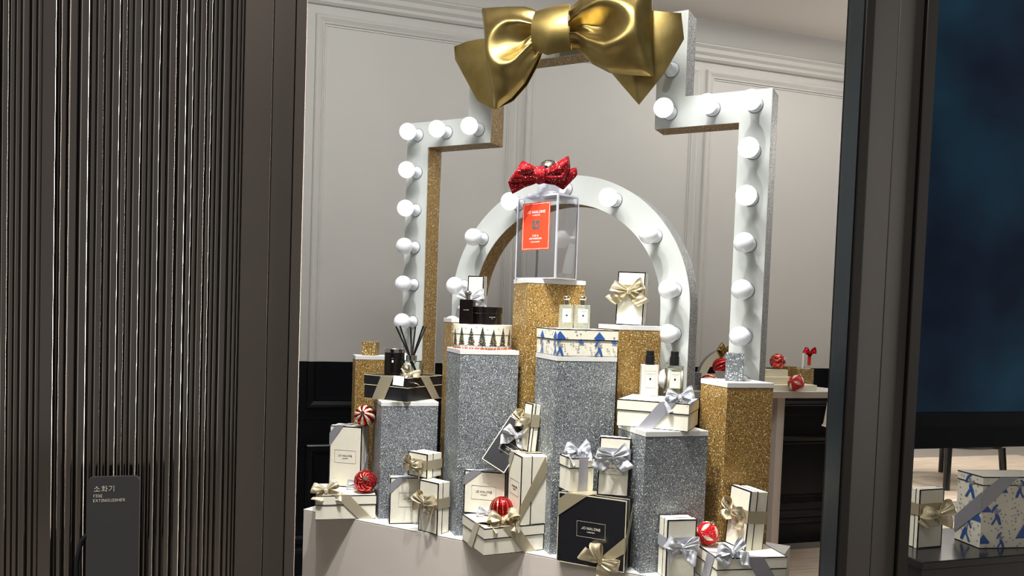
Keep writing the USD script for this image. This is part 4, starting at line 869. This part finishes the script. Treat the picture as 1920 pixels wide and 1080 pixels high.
x0 = tp(1476, 4.18); x1 = tp(1494, 4.18)
t = thing('gold_glitter_block', 'gold glitter block on the side table behind the beaded ornament', 'block', (x0, 4.18, z1)); obj('block', bx(0, x1 - x0 - .002, 0, .08, 0, .125, .001), M['gold_glitter'], t)
R = .048
p = at_y(1458, 676, 4.115); ornament('star_ornament', 'red star-faceted ornament on top of the cream riser', (p[0], 4.115, z1 + .1122 + R), R, 'star', 10, (70, 10), mats=('red_metal', 'gold_line'))
p = at_y(1492.5, 714, 3.905); ornament('leaf_ornament', 'beaded red ornament with gold leaf shapes at the front of the side table', (p[0], 3.905, z1 + R), R, 'leaf', 15, (10, 20), mats=('red_bead', 'pale_gold'))
p = at_y(1352, 674, 4.06); ornament('twisted_ornament', 'red twisted ornament half hidden behind the silver glitter block', (p[0], 4.06, z1 + .082 + R), R, 'twist', 10, (30, 40), mats=('red_metal', 'gold_line'))
t = thing('cream_riser', 'cream riser block under the half hidden red ornament', 'riser', (p[0], 4.06, z1)); obj('block', bx(-.06, .05, -.045, .06, 0, .081, .001), M['cream_step'], t)
p = at_y(1330, 711, 3.935); ornament('striped_ornament', 'red and white striped ornament low on the side table', (p[0], 3.935, z1 + R), R, 'stripe', 60, (60, -30), mats=('red_metal', 'pale_gold'))
p = at_y(1309, 705, 3.96); t = thing('silver_glitter_block', 'silver glitter block on the left part of the side table', 'block', (p[0], 3.96, z1)); obj('block', bx(-.030, .022, 0, .05, 0, .098, .001), M['silver_glitter'], t)
p = at_y(1349, 700, 3.90); t = thing('info_card', 'small white printed card standing on the side table', 'card', (p[0], 3.90, z1), -12)
obj('card', bx(-.024, .03, 0, .004, 0, .112, .0006), M['cap_white'], t)
t = thing('mini_arch', 'miniature silver glitter arch on the side table', 'arch', (at_y(1372, 700, 4.20)[0], 4.20, z1), -20)
q = archshape(.20, .03, 0).difference(archshape(.155, .03, -.05)); obj('arch', moved(up(ext(q, .075)), (0, .075, 0)), M['silver_glitter'], t)
obj('face', moved(up(ext(q, .004)), (0, -.0005, 0)), M['cream_step'], t)
t = thing('mini_gold_bow', 'small gold bow on the shoulder of the miniature arch', 'bow', (at_y(1357, 652, 4.16)[0], 4.15, at_y(1357, 652, 4.16)[2] - .01), M=Rz(-20) @ Rx(90))
for nm, q in bow_parts(.055, .045, .05, 77): obj(nm, q, M['gold_leather'], t, smooth=50)
p = at_y(1511, 690, 4.16)
t = thing('mini_bottle', 'small clear bottle with a red bow on the gold glitter block', 'perfume bottle', (p[0], 4.16, z1 + .1153), -10)
obj('bottle', rbox(.044, .032, .092, .004), M['glass'], t, smooth=25); obj('label', bx(.000, .022, -.0175, -.0162, .022, .074), M['orange_label'], t)
obj('cap', lathe([(0, .0925), (.011, .0925), (.011, .12), (.009, .124), (0, .124)], 24), M['gold_metal'], t, smooth=30)
s = sub(t, 'bow')
for nm, q in bow_parts(.042, .040, .02, 19): obj(nm, moved(q, (0, -.017, .100), Rx(90)), M['red_metal'], s, smooth=50)
